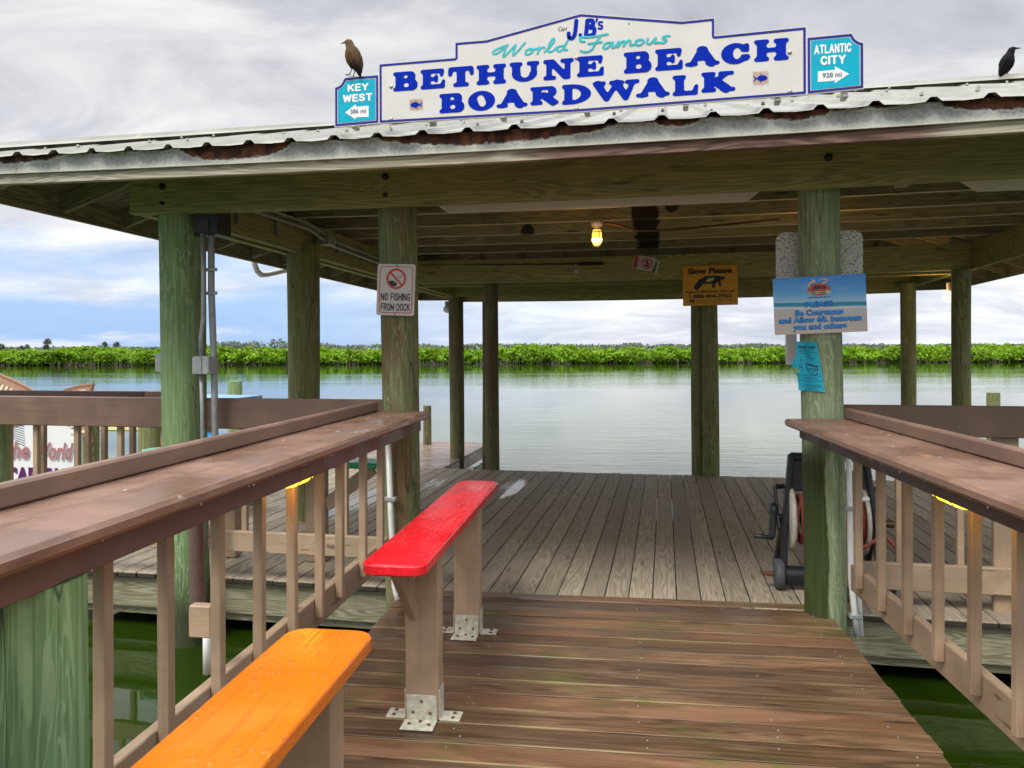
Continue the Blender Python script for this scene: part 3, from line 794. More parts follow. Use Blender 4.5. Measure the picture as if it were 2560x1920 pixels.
def beam(name, p0, p1, w=.075, h=.286, nseg=10, label=None, mat='beam_wood'):
    return MB().board(p0, p1, w, h, (0, 0, 1), .004, nseg).build(name, mat, pav, label=label, fn=sagfn)
fb = beam('front_beam', (-3.34, 4.415, ZB + .143), (3.5, 4.415, ZB + .143))
beam('side_beam', (-3.165 + .03, 4.86, ZB + .143), (-3.165 + .03, 11.55, ZB + .143), .075)
beam('side_beam', (-3.29, 4.46, ZB + .143), (-3.29, 11.55, ZB + .143), .075)
beam('side_beam', (3.30, 4.46, ZB + .143), (3.30, 11.35, ZB + .143), .075)
beam('cross_beam', (-3.09, 9.235, ZB + .143), (3.26, 9.235, ZB + .143))
beam('cross_beam', (-3.09, 9.66, ZB + .140), (3.26, 9.66, ZB + .140))
beam('back_beam', (-3.25, 11.32, ZB + .143), (3.26, 11.32, ZB + .143))
beam('back_beam', (-3.25, 11.54, ZB + .08), (3.26, 11.54, ZB + .08))
for x, zs in ((-3.10, (.235, .165, .06)), (-1.62, (.24, .17, .06)), (.86, (.25, .15))):
    for z in zs: MB().lathe([(0, 0), (.021 if z > .1 else .013, 0), (.021 if z > .1 else .013, .012), (.011, .013), (.011, .022), (0, .022)], (x, 4.379, ZB + z), (0, -1, 0), 8).build('bolt', 'bolt_dark', fb, fn=sagfn)
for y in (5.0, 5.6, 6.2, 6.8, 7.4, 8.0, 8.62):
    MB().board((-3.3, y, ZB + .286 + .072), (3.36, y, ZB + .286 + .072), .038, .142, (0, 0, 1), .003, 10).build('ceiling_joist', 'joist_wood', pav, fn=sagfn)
# eaves
YF, YK, XL, XR = 3.62, 12.45, -4.03, 4.23
CX, CY = .1, 8.0; ZE = 2.542; PITCH = .335
def zr_front(y): return ZE + PITCH * (y - YF)
sy = (CY - YF); sx = (CX - XL)
def roofz(x, y):
    return ZE + PITCH * min(sy, (y - YF)) if abs(x - CX) / sx <= (CY - y) / sy else ZE + PITCH * sy * (1 - abs(x - CX) / sx)
for nm, p0, p1, o in (('fascia_board', (XL, YF + .02, 2.4525), (XR, YF + .02, 2.4525), 'x'),):
    MB().board(p0, p1, .036, .142, (0, 0, 1), .003, 12, off=3.).build(nm, 'fascia_wood', pav, fn=sagfn, label='front fascia board, pale with a brown stained middle')
for nm, p0, p1 in (('fascia_board', (XL + .02, YF + .042, 2.457), (XL + .02, YK, 2.457)), ('fascia_board', (XR - .02, YF + .042, 2.457), (XR - .02, YK, 2.457)), ('fascia_board', (XL, YK + .02, 2.457), (XR, YK + .02, 2.457))):
    MB().board(p0, p1, .036, .155, (0, 0, 1), .003, 10).build(nm, 'rafter_wood', pav, fn=sagfn)
g = MB(); g.board((XL - .01, YF - .004, 2.485), (XR + .01, YF - .004, 2.485), .006, .096, (0, 0, 1), .001, 40, rnd=.5, off=0.)
g.board((XL - .01, YF - .012, 2.436), (XR + .01, YF - .012, 2.436), .012, .006, (0, 0, 1), .001, 20, rnd=.5, off=0.)
g.build('drip_flashing', 'rusty_flashing', pav, fn=sagfn)
# corrugated roof: front hip face with raised ribs, other three faces likewise coarse
def hip_face(corner0, corner1, apex, n_in, overhang):
    """ribbed sheet from an eave line up to the apex"""
    mbf = MB(); c0 = Vector(corner0); c1 = Vector(corner1); ap = Vector(apex); d = (c1 - c0); L = d.length; d /= L
    run = Vector(n_in); slope_len = (ap - c0).dot(run); prof = []
    x = 0.
    while x < L:
        for dx_, h in ((0, 0), (.070, -.004), (.148, 0), (.168, .020), (.192, .020), (.212, 0)):
            if x + dx_ < L: prof.append((x + dx_, h))
        x += .226
    prof.append((L, 0)); a = (ap - c0).dot(d)
    V = []; F = []
    for q, h in prof:
        k = q / a if q <= a else (L - q) / (L - a)
        top = slope_len * max(k, 0.002)
        wob = .004 * math.sin(q * 31) + .003 * math.sin(q * 13 + 1)
        for f in (0, .5, 1):
            r = -overhang + wob * (1 - f) * 1.5 + (top + overhang) * f
            p = c0 + d * q + run * r; V.append((p.x, p.y, ZE - .004 + PITCH * sy / slope_len * r + h))
    n = len(prof)
    for i in range(n - 1):
        for j in range(2): F.append([i * 3 + j, (i + 1) * 3 + j, (i + 1) * 3 + j + 1, i * 3 + j + 1])
    mbf.add(V, F)
    rows = (.14, .75, 1.55, 2.35)
    for i, (q, h) in enumerate(prof):
        if (i % 6 == 3):
            k = q / a if q <= a else (L - q) / (L - a)
            for r in rows:
                if r < slope_len * k - .1:
                    p = c0 + d * (q + .016) + run * (r + random.uniform(-.05, .05)); z = ZE - .004 + PITCH * sy / slope_len * r + max(h, 0)
                    mbf.cyl((p.x, p.y, z - .004), (p.x, p.y, z + .010), .010, .006, 6)
    return mbf
rf = hip_face((XL, YF, 0), (XR, YF, 0), (CX, CY, 0), (0, 1, 0), .055).build('roof', 'roof_metal', pav, fn=sagfn)
hip_face((XR, YF, 0), (XR, YK, 0), (CX, CY, 0), (-1, 0, 0), .05).build('roof', 'roof_metal', pav, fn=sagfn)
hip_face((XL, YK, 0), (XL, YF, 0), (CX, CY, 0), (1, 0, 0), .05).build('roof', 'roof_metal', pav, fn=sagfn)
hip_face((XR, YK, 0), (XL, YK, 0), (CX, CY, 0), (0, -1, 0), .05).build('roof', 'roof_metal', pav, fn=sagfn)
for cx_, cy_ in ((XL, YF), (XR, YF)):
    sg_ = -1 if cx_ < CX else 1; hb = MB(); kx = PITCH * sy / sx
    V = []
    for j in range(13):
        P = Vector((cx_, cy_, ZE + .034)).lerp(Vector((CX, CY, ZE + PITCH * sy + .034)), j / 12)
        V += [P + Vector((0, -.15, -.15 * PITCH)), P + Vector((0, -.03, -.03 * PITCH + .012)), P + Vector((0, 0, .03)), P + Vector((sg_ * .03, 0, -.03 * kx + .012)), P + Vector((sg_ * .15, 0, -.15 * kx))]
    hb.add(V, [[j * 5 + i, j * 5 + i + 1, j * 5 + i + 6, j * 5 + i + 5] for j in range(12) for i in range(4)])
    hb.build('hip_cap', 'roof_metal', rf, fn=sagfn)
sh = MB(); e_ = .012
A = [Vector(p) for p in ((XL + e_, YF + e_, ZE - .020), (XR - e_, YF + e_, ZE - .020), (XR - e_, YK - e_, ZE - .020), (XL + e_, YK - e_, ZE - .020))]; ap = Vector((CX, CY, ZE + PITCH * sy - .026))
for i in range(4):
    p, q = A[i], A[(i + 1) % 4]; V = []; F = []
    for j in range(13):
        for k in range(17): V.append((p.lerp(q, k / 16)).lerp(ap, j / 12))
    for j in range(12):
        for k in range(16): F.append([j * 17 + k, j * 17 + k + 1, j * 17 + k + 18, j * 17 + k + 17])
    sh.add(V, F, [(v.x, v.y, 0) for v in V], .5)
sh.build('sheathing', 'sheathing_wood', pav, fn=sagfn)
y = 3.95
while y < 12.2:       # jack rafters of the side slopes
    for sgn, xe in ((1, XL + .04), (-1, XR - .04)):
        hipx = (CX - XL) * min(1, (y - YF) / sy) if y < CY else (CX - XL) * min(1, (YK - y) / (YK - CY))
        ln = min(1.5, hipx - .05)
        if ln > .15:
            MB().board((xe, y, ZE - .10 + .02), (xe + sgn * ln, y, ZE - .10 + .02 + PITCH * sy / sx * ln), .038, .125, (0, 0, 1), .003).build('rafter', 'rafter_wood', pav, fn=sagfn)
    y += .61
x = XL + .75
while x < XR - .5:
    MB().board((x, YF + .05, ZE - .08), (x, YF + 1.4, ZE - .08 + PITCH * 1.35), .038, .125, (0, 0, 1), .003).build('rafter', 'rafter_wood', pav, fn=sagfn)
    MB().board((x, YK - .05, ZE - .08), (x, YK - 1.4, ZE - .08 + PITCH * 1.35), .038, .125, (0, 0, 1), .003).build('rafter', 'rafter_wood', pav, fn=sagfn)
    x += .61
# short braces and blocks under the joists
for x, y in ((-1.27, 5.48), (.42, 5.50), (1.55, 5.45)):
    MB().board((x, y, ZB + .30), (x + .02, y + .18, ZB + .225), .09, .022, (0, 0, 1)).build('block', 'trim_wood', pav, fn=sagfn)
for x0_, x1_ in ((.55, .70), (1.05, 1.2), (1.72, 1.98)):
    MB().board((x0_, 4.9, ZB + .30), (x1_, 5.0, ZB + .44), .04, .07, (0, 0, 1)).build('brace', 'trim_wood', pav, fn=sagfn)

# ================================================================== welcome sign on the eave
SY = 3.60
sg = thing('welcome_sign', 'long white roof sign lettered in blue with a teal panel at each end', 'sign', (-.37, SY, 2.61))
sp = plane((0, SY, 0), (1, 0, 0), (0, 0, 1))
sc_ = (3.66) / 3.66
arcL = [(-1.594 + .048 * (1 - math.cos(a)) * 1.0, 2.798 + .045 * math.sin(a)) for a in ()]
def cove(cx, cy, r, a0, a1, n=6): return [(cx + r * math.cos(R(a0 + (a1 - a0) * i / n)), cy + r * math.sin(R(a0 + (a1 - a0) * i / n))) for i in range(n + 1)]
leftp = [(-1.597, 2.600), (-1.365, 2.605), (-1.365, 2.844)] + [(-1.545, 2.842)] + cove(-1.597, 2.846, .048, -5, -85)[1:-1] + [(-1.597, 2.798)]
rightp = [(.619, 2.614), (.855, 2.624), (.855, 2.826)] + cove(.858, 2.874, .048, -95, -175)[1:-1] + [(.808, 2.870), (.619, 2.866)]
mainp = [(-1.365, 2.604), (-.37, 2.599), (.619, 2.614), (.619, 2.914), (.229, 2.905), (.229, 2.986), (.084, 2.983), (-.376, 3.057), (-.826, 2.971), (-.981, 2.971), (-.981, 2.898), (-1.365, 2.896)]
outline = [(-1.597, 2.600), (-1.365, 2.604), (-.37, 2.599), (.619, 2.614), (.855, 2.624)] + rightp[2:] + mainp[3:] + [(-1.365, 2.844)] + leftp[3:]
bd = MB().prism(outline, sp, -.014, 0.).build('panel', 'sign_white', sg)
def border(poly, inset, wd, res=.0035):
    xs = [p[0] for p in poly]; ys = [p[1] for p in poly]
    s = SDF(min(xs) - .01, min(ys) - .01, max(xs) + .01, max(ys) + .01, res); return s, s.poly(poly)
s, d = border(mainp, 0, 0); MB().flat(s.mesh(np.abs(d + .009) - .0052), sp, .0015).build('border', 'border_blue', bd)
for pl_, st_ in ((leftp, 0), (rightp, 1)):
    s, d = border(pl_, 0, 0, .0025)
    o = MB().flat(s.mesh(d + .018), sp, .0012).build('arrow_panel', 'sign_teal', sg, label=['teal panel reading KEY WEST with an arrow pointing left', 'teal panel reading ATLANTIC CITY with an arrow pointing right'][st_])
    MB().flat(s.mesh(np.abs(d + .0092) - .0052), sp, .0016).build('border', 'border_blue', o)
    if st_ == 0:
        ar = [(-1.541, 2.668), (-1.485, 2.706), (-1.483, 2.693), (-1.418, 2.694), (-1.418, 2.640), (-1.485, 2.641), (-1.487, 2.632)]
        lines = [('KEY', -1.527, 2.770, -1.418, 2.806), ('WEST', -1.552, 2.718, -1.398, 2.756)]; dist = ('386 mi', -1.513, 2.659, -1.432, 2.682)
    else:
        ar = [(.794, 2.692), (.735, 2.729), (.737, 2.714), (.665, 2.712), (.665, 2.665), (.737, 2.667), (.733, 2.654)]
        lines = [('ATLANTIC', .650, 2.787, .803, 2.828), ('CITY', .676, 2.738, .780, 2.778)]; dist = ('928 mi', .684, 2.681, .764, 2.703)
    m_ = MB()
    m_.flat((ar, [list(range(7))]), sp, .002)
    for tx, a, b, c, dd in lines: m_.flat(stext(tx, a, b, c, dd, .13, .26), sp, .002)
    m_.build('lettering', 'white_paint', o)
    MB().flat(ftext(*dist, .03), sp, .003).build('distance', 'ink_grey', o)
row1 = [('B', -1.291, 2.755, -1.167, 2.848), ('E', -1.152, 2.755, -1.029, 2.850), ('T', -1.014, 2.756, -.887, 2.852), ('H', -.874, 2.757, -.730, 2.851), ('U', -.713, 2.758, -.571, 2.852), ('N', -.552, 2.757, -.409, 2.853), ('E', -.394, 2.761, -.269, 2.856), ('B', -.178, 2.762, -.052, 2.859), ('E', -.036, 2.764, .087, 2.862), ('A', .097, 2.767, .248, 2.862), ('C', .255, 2.770, .381, 2.864), ('H', .397, 2.773, .544, 2.870)]
row2 = [('B', -1.058, 2.634, -.934, 2.727), ('O', -.916, 2.634, -.784, 2.729), ('A', -.777, 2.635, -.628, 2.729), ('R', -.614, 2.637, -.480, 2.729), ('D', -.464, 2.637, -.329, 2.730), ('W', -.321, 2.640, -.107, 2.738), ('A', -.123, 2.642, .028, 2.737), ('L', .041, 2.644, .155, 2.737), ('K', .168, 2.644, .316, 2.742)]
m_ = MB(); cache = {}
for ch, a, b, c, d in row1 + row2:
    wn = round((c - a) / (d - b), 1)
    if (ch, wn) not in cache: cache[(ch, wn)] = glyph(ch, wn)
    m_.flat(fit(cache[(ch, wn)], a, b, c, d), sp, .0018)
# J.B's
s = SDF(-.45, 2.93, -.26, 3.04, .0018)
s.path(smooth_path([(-.432, 2.968), (-.430, 2.950), (-.415, 2.945), (-.403, 2.965), (-.396, 3.024)]), .0095); s.u(s.ell(-.378, 2.957, .008, .008))
s.path([(-.352, 2.95), (-.345, 3.018)], .0095); s.path(smooth_path([(-.345, 3.020), (-.322, 3.018), (-.320, 2.998), (-.340, 2.990), (-.314, 2.982), (-.318, 2.955), (-.352, 2.948)]), .0095)
s.u(s.cap(-.301, 3.022, -.304, 3.010, .006, .003)); s.path(smooth_path([(-.276, 3.008), (-.290, 3.008), (-.290, 2.996), (-.277, 2.990), (-.279, 2.978), (-.294, 2.980)]), .0045)
m_.flat(s.mesh(), sp, .0018)
m_.build('lettering', 'sign_blue', bd, label='blue slab lettering')
# cursive line
def cursive(strokes, fx, r, res=.0016):
    pts = [[fx(*p) for p in smooth_path(q)] for q in strokes]; al = [p for q in pts for p in q]
    s = SDF(min(p[0] for p in al) - .01, min(p[1] for p in al) - .01, max(p[0] for p in al) + .01, max(p[1] for p in al) + .01, res)
    for q in pts: s.path(q, r)
    return s.mesh()
m_ = MB()
WORLD = [[(.55, 1.0), (.1, .85), (-.4, .6), (-.3, .35), (.1, .55), (.45, .95), (.35, .5), (.3, .05), (.75, .55), (1.05, .95), (.95, .5), (.95, .08), (1.35, .6), (1.65, 1.05)],
         [(2.0, .5), (1.75, .35), (1.75, .08), (2.0, .05), (2.2, .3), (2.05, .5), (1.95, .42), (2.4, .42), (2.62, .5), (2.55, .2), (2.5, 0)], [(2.55, .2), (2.75, .48), (2.95, .46)],
         [(2.95, .1), (3.3, .5), (3.55, 1.0), (3.4, 1.1), (3.2, .6), (3.2, .1), (3.45, .1), (3.75, .4)], [(4.15, .45), (3.85, .42), (3.75, .12), (4.0, .05), (4.25, .5), (4.5, 1.15), (4.25, .5), (4.2, .1), (4.4, .1)]]
m_.flat(cursive(WORLD, lambda x, y: (-.765 + x * .074 + y * .004, 2.880 + y * .056 + x * .0018), .0044), sp, .0018)
FAM = [[(-.1, .75), (-.35, .85), (-.3, 1.1), (.3, 1.05), (1.1, 1.15)], [(.75, 1.1), (.5, .6), (.3, .1), (.0, -.05), (-.3, .1)], [(.1, .55), (.8, .6)],
       [(1.25, .5), (1.0, .45), (.9, .15), (1.1, .1), (1.4, .5), (1.35, .15), (1.5, .12), (1.7, .5), (1.65, .12), (1.85, .45), (2.0, .45), (1.95, .12), (2.15, .48), (2.3, .45), (2.3, .15), (2.55, .2)],
       [(2.85, .5), (2.6, .4), (2.6, .15), (2.85, .1), (3.0, .35), (2.85, .5)], [(3.2, .5), (3.15, .2), (3.35, .12), (3.6, .5), (3.55, .15), (3.75, .15)], [(4.3, .55), (4.05, .55), (3.95, .4), (4.15, .28), (4.05, .1), (3.8, .12)]]
m_.flat(cursive(FAM, lambda x, y: (-.352 + x * .088 + y * .004, 2.878 + y * .062 + x * .0018), .0044), sp, .0026)
m_.build('script_lettering', 'script_teal', bd)
MB().flat(ftext('Capt', -.486, 2.977, -.443, 3.003, 0., .008), sp, .002).build('small_lettering', 'ink_black', bd)
for xa, xb, za, zb, fl in ((-1.208, -1.142, 2.653, 2.713, -1), (.392, .458, 2.667, 2.731, 1)):
    m_ = MB(); cx, cz = (xa + xb) / 2, (za + zb) / 2
    k = 0; xx = xa
    while xx < xb - .002:
        l = random.uniform(0, .012); m_.flat(([(xx, za + l), (xx + .0022, za + l * .5), (xx + .0022, zb - random.uniform(0, .01)), (xx, zb)], [[0, 1, 2, 3]]), sp, .0014); xx += .0042
    em = m_.build('fish_emblem', 'wing_pink', sg, label='small square emblem of a blue fish on rosy grain')
    s = SDF(xa - .01, za, xb + .01, zb, .0011)
    s.u(s.ell(cx + fl * .006, cz, .022, .012), s.poly([(cx - fl * .012, cz + .004), (cx - fl * .012, cz - .004), (cx - fl * .024, cz)]), s.cap(cx - fl * .020, cz, cx - fl * .032, cz + .012, .003, .001), s.cap(cx - fl * .020, cz, cx - fl * .032, cz - .012, .003, .001), s.cap(cx + fl * .006, cz + .01, cx - fl * .002, cz + .018, .003, .001), s.cap(cx + fl * .004, cz - .01, cx - fl * .004, cz - .018, .003, .001))
    MB().flat(s.mesh(), sp, .0022).build('fish', 'sign_blue', em)
for x, z in ((-1.302, 2.780), (-1.302, 2.622), (-.397, 2.852), (-.397, 2.616), (.548, 2.805), (.548, 2.632)):
    MB().ell((x, SY - .001, z), .0095, .006, .0095, 10, 6).build('bolt', 'steel', sg)
for x, zz in ((-.255, 3.0),): MB().ell((x + .1, SY, 2.99), .004, .003, .004, 6, 4).build('bolt', 'rust', sg)
for x in (-1.50, -1.1, -.75, -.35, .1, .5, .78):
    m_ = MB(); m_.box(x - .012, x + .012, SY + .014, SY + .06, 2.59, 2.72, 'z'); m_.box(x - .012, x + .012, SY - .004, SY + .05, 2.594, 2.600, 'y', .001)
    m_.build('mounting_clip', 'steel', sg)

# ================================================================== birds
def bird(name, label, base, yaw, mat, S=1., lean=0., tail=1.):
    """perching grackle, profile in the x-z plane, beak towards -x before yaw"""
    th = thing(name, label, 'bird', base); M = Matrix.Rotation(R(yaw), 4, 'Z')
    # spine: (x, z, rx, ry)
    sp_ = [(.036, -.008, .002, .010), (.032, .006, .006, .013), (.025, .030, .014, .017), (.012, .052, .025, .026), (.002, .080, .032, .032), (-.006, .105, .0315, .032), (-.013, .128, .026, .027), (-.020, .146, .0185, .019), (-.025, .160, .017, .0165), (-.031, .171, .0165, .0155), (-.040, .178, .0135, .012), (-.049, .1785, .008, .0075), (-.056, .1785, .0048, .0045), (-.068, .1775, .0032, .003), (-.085, .1765, .0006, .0006)]
    mbd = MB(); n = 14; V = []; F = []
    for i, (x, z, ra, rb) in enumerate(sp_):
        a = Vector((sp_[min(i + 1, len(sp_) - 1)][0] - sp_[max(i - 1, 0)][0], 0, sp_[min(i + 1, len(sp_) - 1)][1] - sp_[max(i - 1, 0)][1])).normalized()
        u = Vector((0, 1, 0)); v = a.cross(u)
        for j in range(n):
            t_ = 2 * math.pi * j / n; fat_ = 1.32 if i < 10 else 1.12; V.append(Vector(base) + M @ ((Vector((x, 0, z)) + u * (rb * fat_ * math.cos(t_)) + v * (ra * fat_ * math.sin(t_))) * S))
    for i in range(len(sp_) - 1):
        for j in range(n): F.append([i * n + j, i * n + (j + 1) % n, (i + 1) * n + (j + 1) % n, (i + 1) * n + j])
    F.append(list(range(n - 1, -1, -1))); mbd.add(V, F, None, .5, True)
    body = mbd.build('body', mat, th)
    for sgn in (-1, 1):
        wv = MB(); W_ = lambda p: Vector(base) + M @ (Vector(p) * S)
        pts = [(-.004, .030, .128), (.014, .036, .100), (.028, .028, .06), (.036, .012, .018), (.038, .006, .0)]
        rs = [.006, .012, .010, .006, .002]
        wv.tube([W_((x, sgn * y, z)) for x, y, z in pts], [r * S for r in rs], 8); wv.build('wing', mat, th)
        lg = MB(); lg.tube([W_((-.006, sgn * .012, .045)), W_((-.004, sgn * .014, .022)), W_((-.018, sgn * .016, .002))], [.004 * S, .0026 * S, .0022 * S], 6)
        for dx_ in ((-.020, 0), (-.016, .010), (-.016, -.010), (.012, 0)): lg.tube([W_((-.018, sgn * .016, .003)), W_((-.018 + dx_[0], sgn * .016 + dx_[1], .001))], .0018 * S, 5)
        lg.build('leg', 'bird_leg', th)
        MB().ell(W_((-.041, sgn * .0125, .181)), .0026 * S, .0016 * S, .0026 * S, 8, 6).build('eye', 'ink_black', th)
    return th
bird('perched_bird', 'brown grackle perched on top of the KEY WEST panel, facing left', (-1.492, SY - .007, 2.846), -14, 'grackle_brown', .96)
bird('perched_bird', 'black grackle standing on the roof ridge, facing right', (2.255, 5.74, 3.305), 172, 'grackle_black', 1.06)

# ================================================================== counter railings along the walkway
def counter_rail(frame, sgn, xf, xl, xr, y0, y1, zc, xa, zapron, zrail, label, bal_ys, baseY):
    """xf front edge, xl lip, xr plane of the lower rail's walkway face; sgn=-1 left, +1 right"""
    th = thing('counter_railing', label, 'railing', (xr, (y0 + y1) / 2, 0), frame, 'counter railings beside the walkway')
    cx = (xf + xl + sgn * .045) / 2; wd = abs(xl + sgn * .045 - xf)
    m = MB(); m.board((cx, y0, zc - .019), (cx, y1, zc - .019), wd, .040, (0, 0, 1), .011, 14)
    top = m.build('counter_top', 'rail_brown', th)
    MB().board((xl + sgn * .021, y0, zc + .031), (xl + sgn * .021, y1 - .02, zc + .031), .040, .058, (0, 0, 1), .007, 6).build('lip', 'rail_brown_side', th)
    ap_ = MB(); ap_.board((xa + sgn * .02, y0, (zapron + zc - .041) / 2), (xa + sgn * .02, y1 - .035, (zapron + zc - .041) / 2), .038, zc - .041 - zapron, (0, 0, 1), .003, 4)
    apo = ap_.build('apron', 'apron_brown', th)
    b2 = MB(); b2.board((xr + sgn * .045, y0, zc - .115), (xr + sgn * .045, y1 - .1, zc - .115), .038, .14, (0, 0, 1), .003, 4); b2.build('top_rail', 'beige', th)
    b3 = MB(); b3.board((xr + sgn * .02, y0, zrail + .07), (xr + sgn * .02, y1 - .05, zrail + .07), .04, .14, (0, 0, 1), .004, 6); b3.build('bottom_rail', 'beige_rail', th)
    for k, y in enumerate(bal_ys):
        b = MB(); x = xr - sgn * .0195; z0 = zrail + .062 + random.uniform(-.006, .006); zt = zc - .042
        w_ = .0365; n_ = .5
        V = [(x - w_ / 2, y - w_ / 2, z0 - (.03 if sgn > 0 else 0)), (x + w_ / 2, y - w_ / 2, z0 - (.03 if sgn < 0 else 0)), (x + w_ / 2, y + w_ / 2, z0 - (.03 if sgn < 0 else 0)), (x - w_ / 2, y + w_ / 2, z0 - (.03 if sgn > 0 else 0))]
        jx, jy = random.uniform(-.004, .004), random.uniform(-.006, .006); b.board((x, y - jy, z0), (x + jx * .3, y + jy, zt), w_, w_, (1, jx, 0), .003, 3)
        b.build('baluster', 'beige', th)
    m = MB()
    for k in range(26):
        y = y0 + (y1 - y0) * random.random(); m.ell((xf + sgn * random.uniform(.008, .02), y, zc - .0415), .0022, .0022, .0035, 6, 4)
    dr = m.build('rain_drops', 'sign_white', top); dr['kind'] = 'stuff'
    return th, top
ysL = [1.10, 1.842, 2.124, 2.424, 2.727, 3.02, 3.317, 3.573, 3.917, 4.219]
thL, topL = counter_rail('W', -1, -1.085, -1.40, -1.33, -.55, 4.50, 1.13, -1.138, 1.017, .25, 'brown bar counter railing left of the walkway, above the colored benches', ysL, 0)
MB().cyl((-1.250, 1.50, -1.2), (-1.258, 1.50, 1.0155), .130, .126, 28, 14, .02).build('post', 'post_near', thL, label='thick bright green post at the near end')
ysR = [4.19, 3.87, 3.56, 3.26, 2.965, 2.67, 2.37, 2.07, 1.77, 1.47]
thR, topR = counter_rail('R', 1, .915, 1.225, 1.245, .2, 4.42, 1.112, .985, 1.012, .198, 'brown bar counter railing right of the walkway, with no bench', ysR, 0)
MB().cyl((1.40, 1.2, -1.2), (1.40, 1.2, 1.0), .12, .12, 24, 10, .02).build('post', 'post_green', thR)

# railings along the platform front
def platform_rail(xs0, xs1, y, zt0, zt1, zb0, zb1, label, bal, wide=None, back=None):
    th = thing('platform_railing', label, 'railing', ((xs0 + xs1) / 2, y, 0), 'P', 'railings along the platform front')
    MB().box(xs0, xs1, y, y + .04, zt0, zt1, 'x', .005, 8).build('top_rail', 'rail_brown_side', th)
    MB().box(xs0 + .02, xs1 - .02, y + .001, y + .041, zb0, zb1, 'x', .004, 8).build('bottom_rail', 'beige_rail', th)
    for x in bal: MB().box(x - .018, x + .018, y + .042, y + .078, zb0 + .03, zt0 + .08, 'z').build('baluster', 'beige', th)
    for x in (wide or []): MB().box(x - .065, x + .065, y + .042, y + .08, -.2, zt0 + .08, 'z').build('stanchion', 'beige', th)
    if back:
        MB().box(back[0], back[1], y + .30, y + .338, zt0 + .03, zt1 + .022, 'x').build('back_rail', 'dark_brown', th)
        MB().box(back[1] + .002, back[2], y + .30, y + .338, zt0 + .03, zt1 + .022, 'x').build('back_rail', 'rail_brown_side', th)
        for x in back[3]: MB().box(x - .018, x + .018, y + .25, y + .286, .1, zt1 - .02, 'z').build('baluster', 'beige', th)
    return th
platform_rail(-4.75, -1.70, 4.595, .985, 1.185, .19, .322, 'brown topped railing left of the no fishing post, in front of the fish board', [-4.62, -4.28, -3.955, -3.62, -3.29, -3.0, -2.70, -2.35, -2.0], None, (-5.4, -3.62, -3.22, [-4.70, -4.415, -4.045, -3.914, -3.686]))
platform_rail(1.0, 4.6, 4.80, .99, 1.168, .105, .258, 'brown topped railing right of the mossy post, behind the hose reel', [1.335, 1.66, 2.2, 2.55, 2.9, 3.3, 3.7], [1.895])

# lamps under the counters
def counter_lamp(frame, x, y0, y1, z, label):
    th = thing('counter_lamp', label, 'lamp', (x, y0, z + .05), frame, 'lit bulkhead lamps under the counters')
    m = MB(); L = y1 - y0
    m.lathe([(0., 0.), (.022, .006), (.036, .03), (.040, .07), (.040, L - .07), (.036, L - .03), (.022, L - .006), (0., L)], (x, y0, z), (0, 1, 0), 18)
    gl = m.build('globe', 'lamp_yellow', th)
    for f in (.30, .72): MB().lathe([(.0405, -.003), (.043, -.003), (.043, .003), (.0405, .003)], (x, y0 + L * f, z), (0, 1, 0), 18).build('guard_band', 'brass', th)
    MB().box(x - .045, x + .045, y0 + .02, y1 - .02, z + .036, z + .075, 'y').build('housing', 'grey_plastic', th)
    ld = bpy.data.lights.new('lamp_light', 'POINT'); ld.energy = .38; ld.color = (1, .46, .08); ld.shadow_soft_size = .03
    lo = bpy.data.objects.new('lamp_light', ld); COL.objects.link(lo); lo.parent = th['o']; lo.location = (0, L / 2, -.115)
counter_lamp('W', -1.243, 2.78, 3.04, 1.008, 'lit yellow lamp under the left counter')
counter_lamp('R', 1.10, 2.70, 2.98, 1.000, 'lit yellow lamp under the right counter')

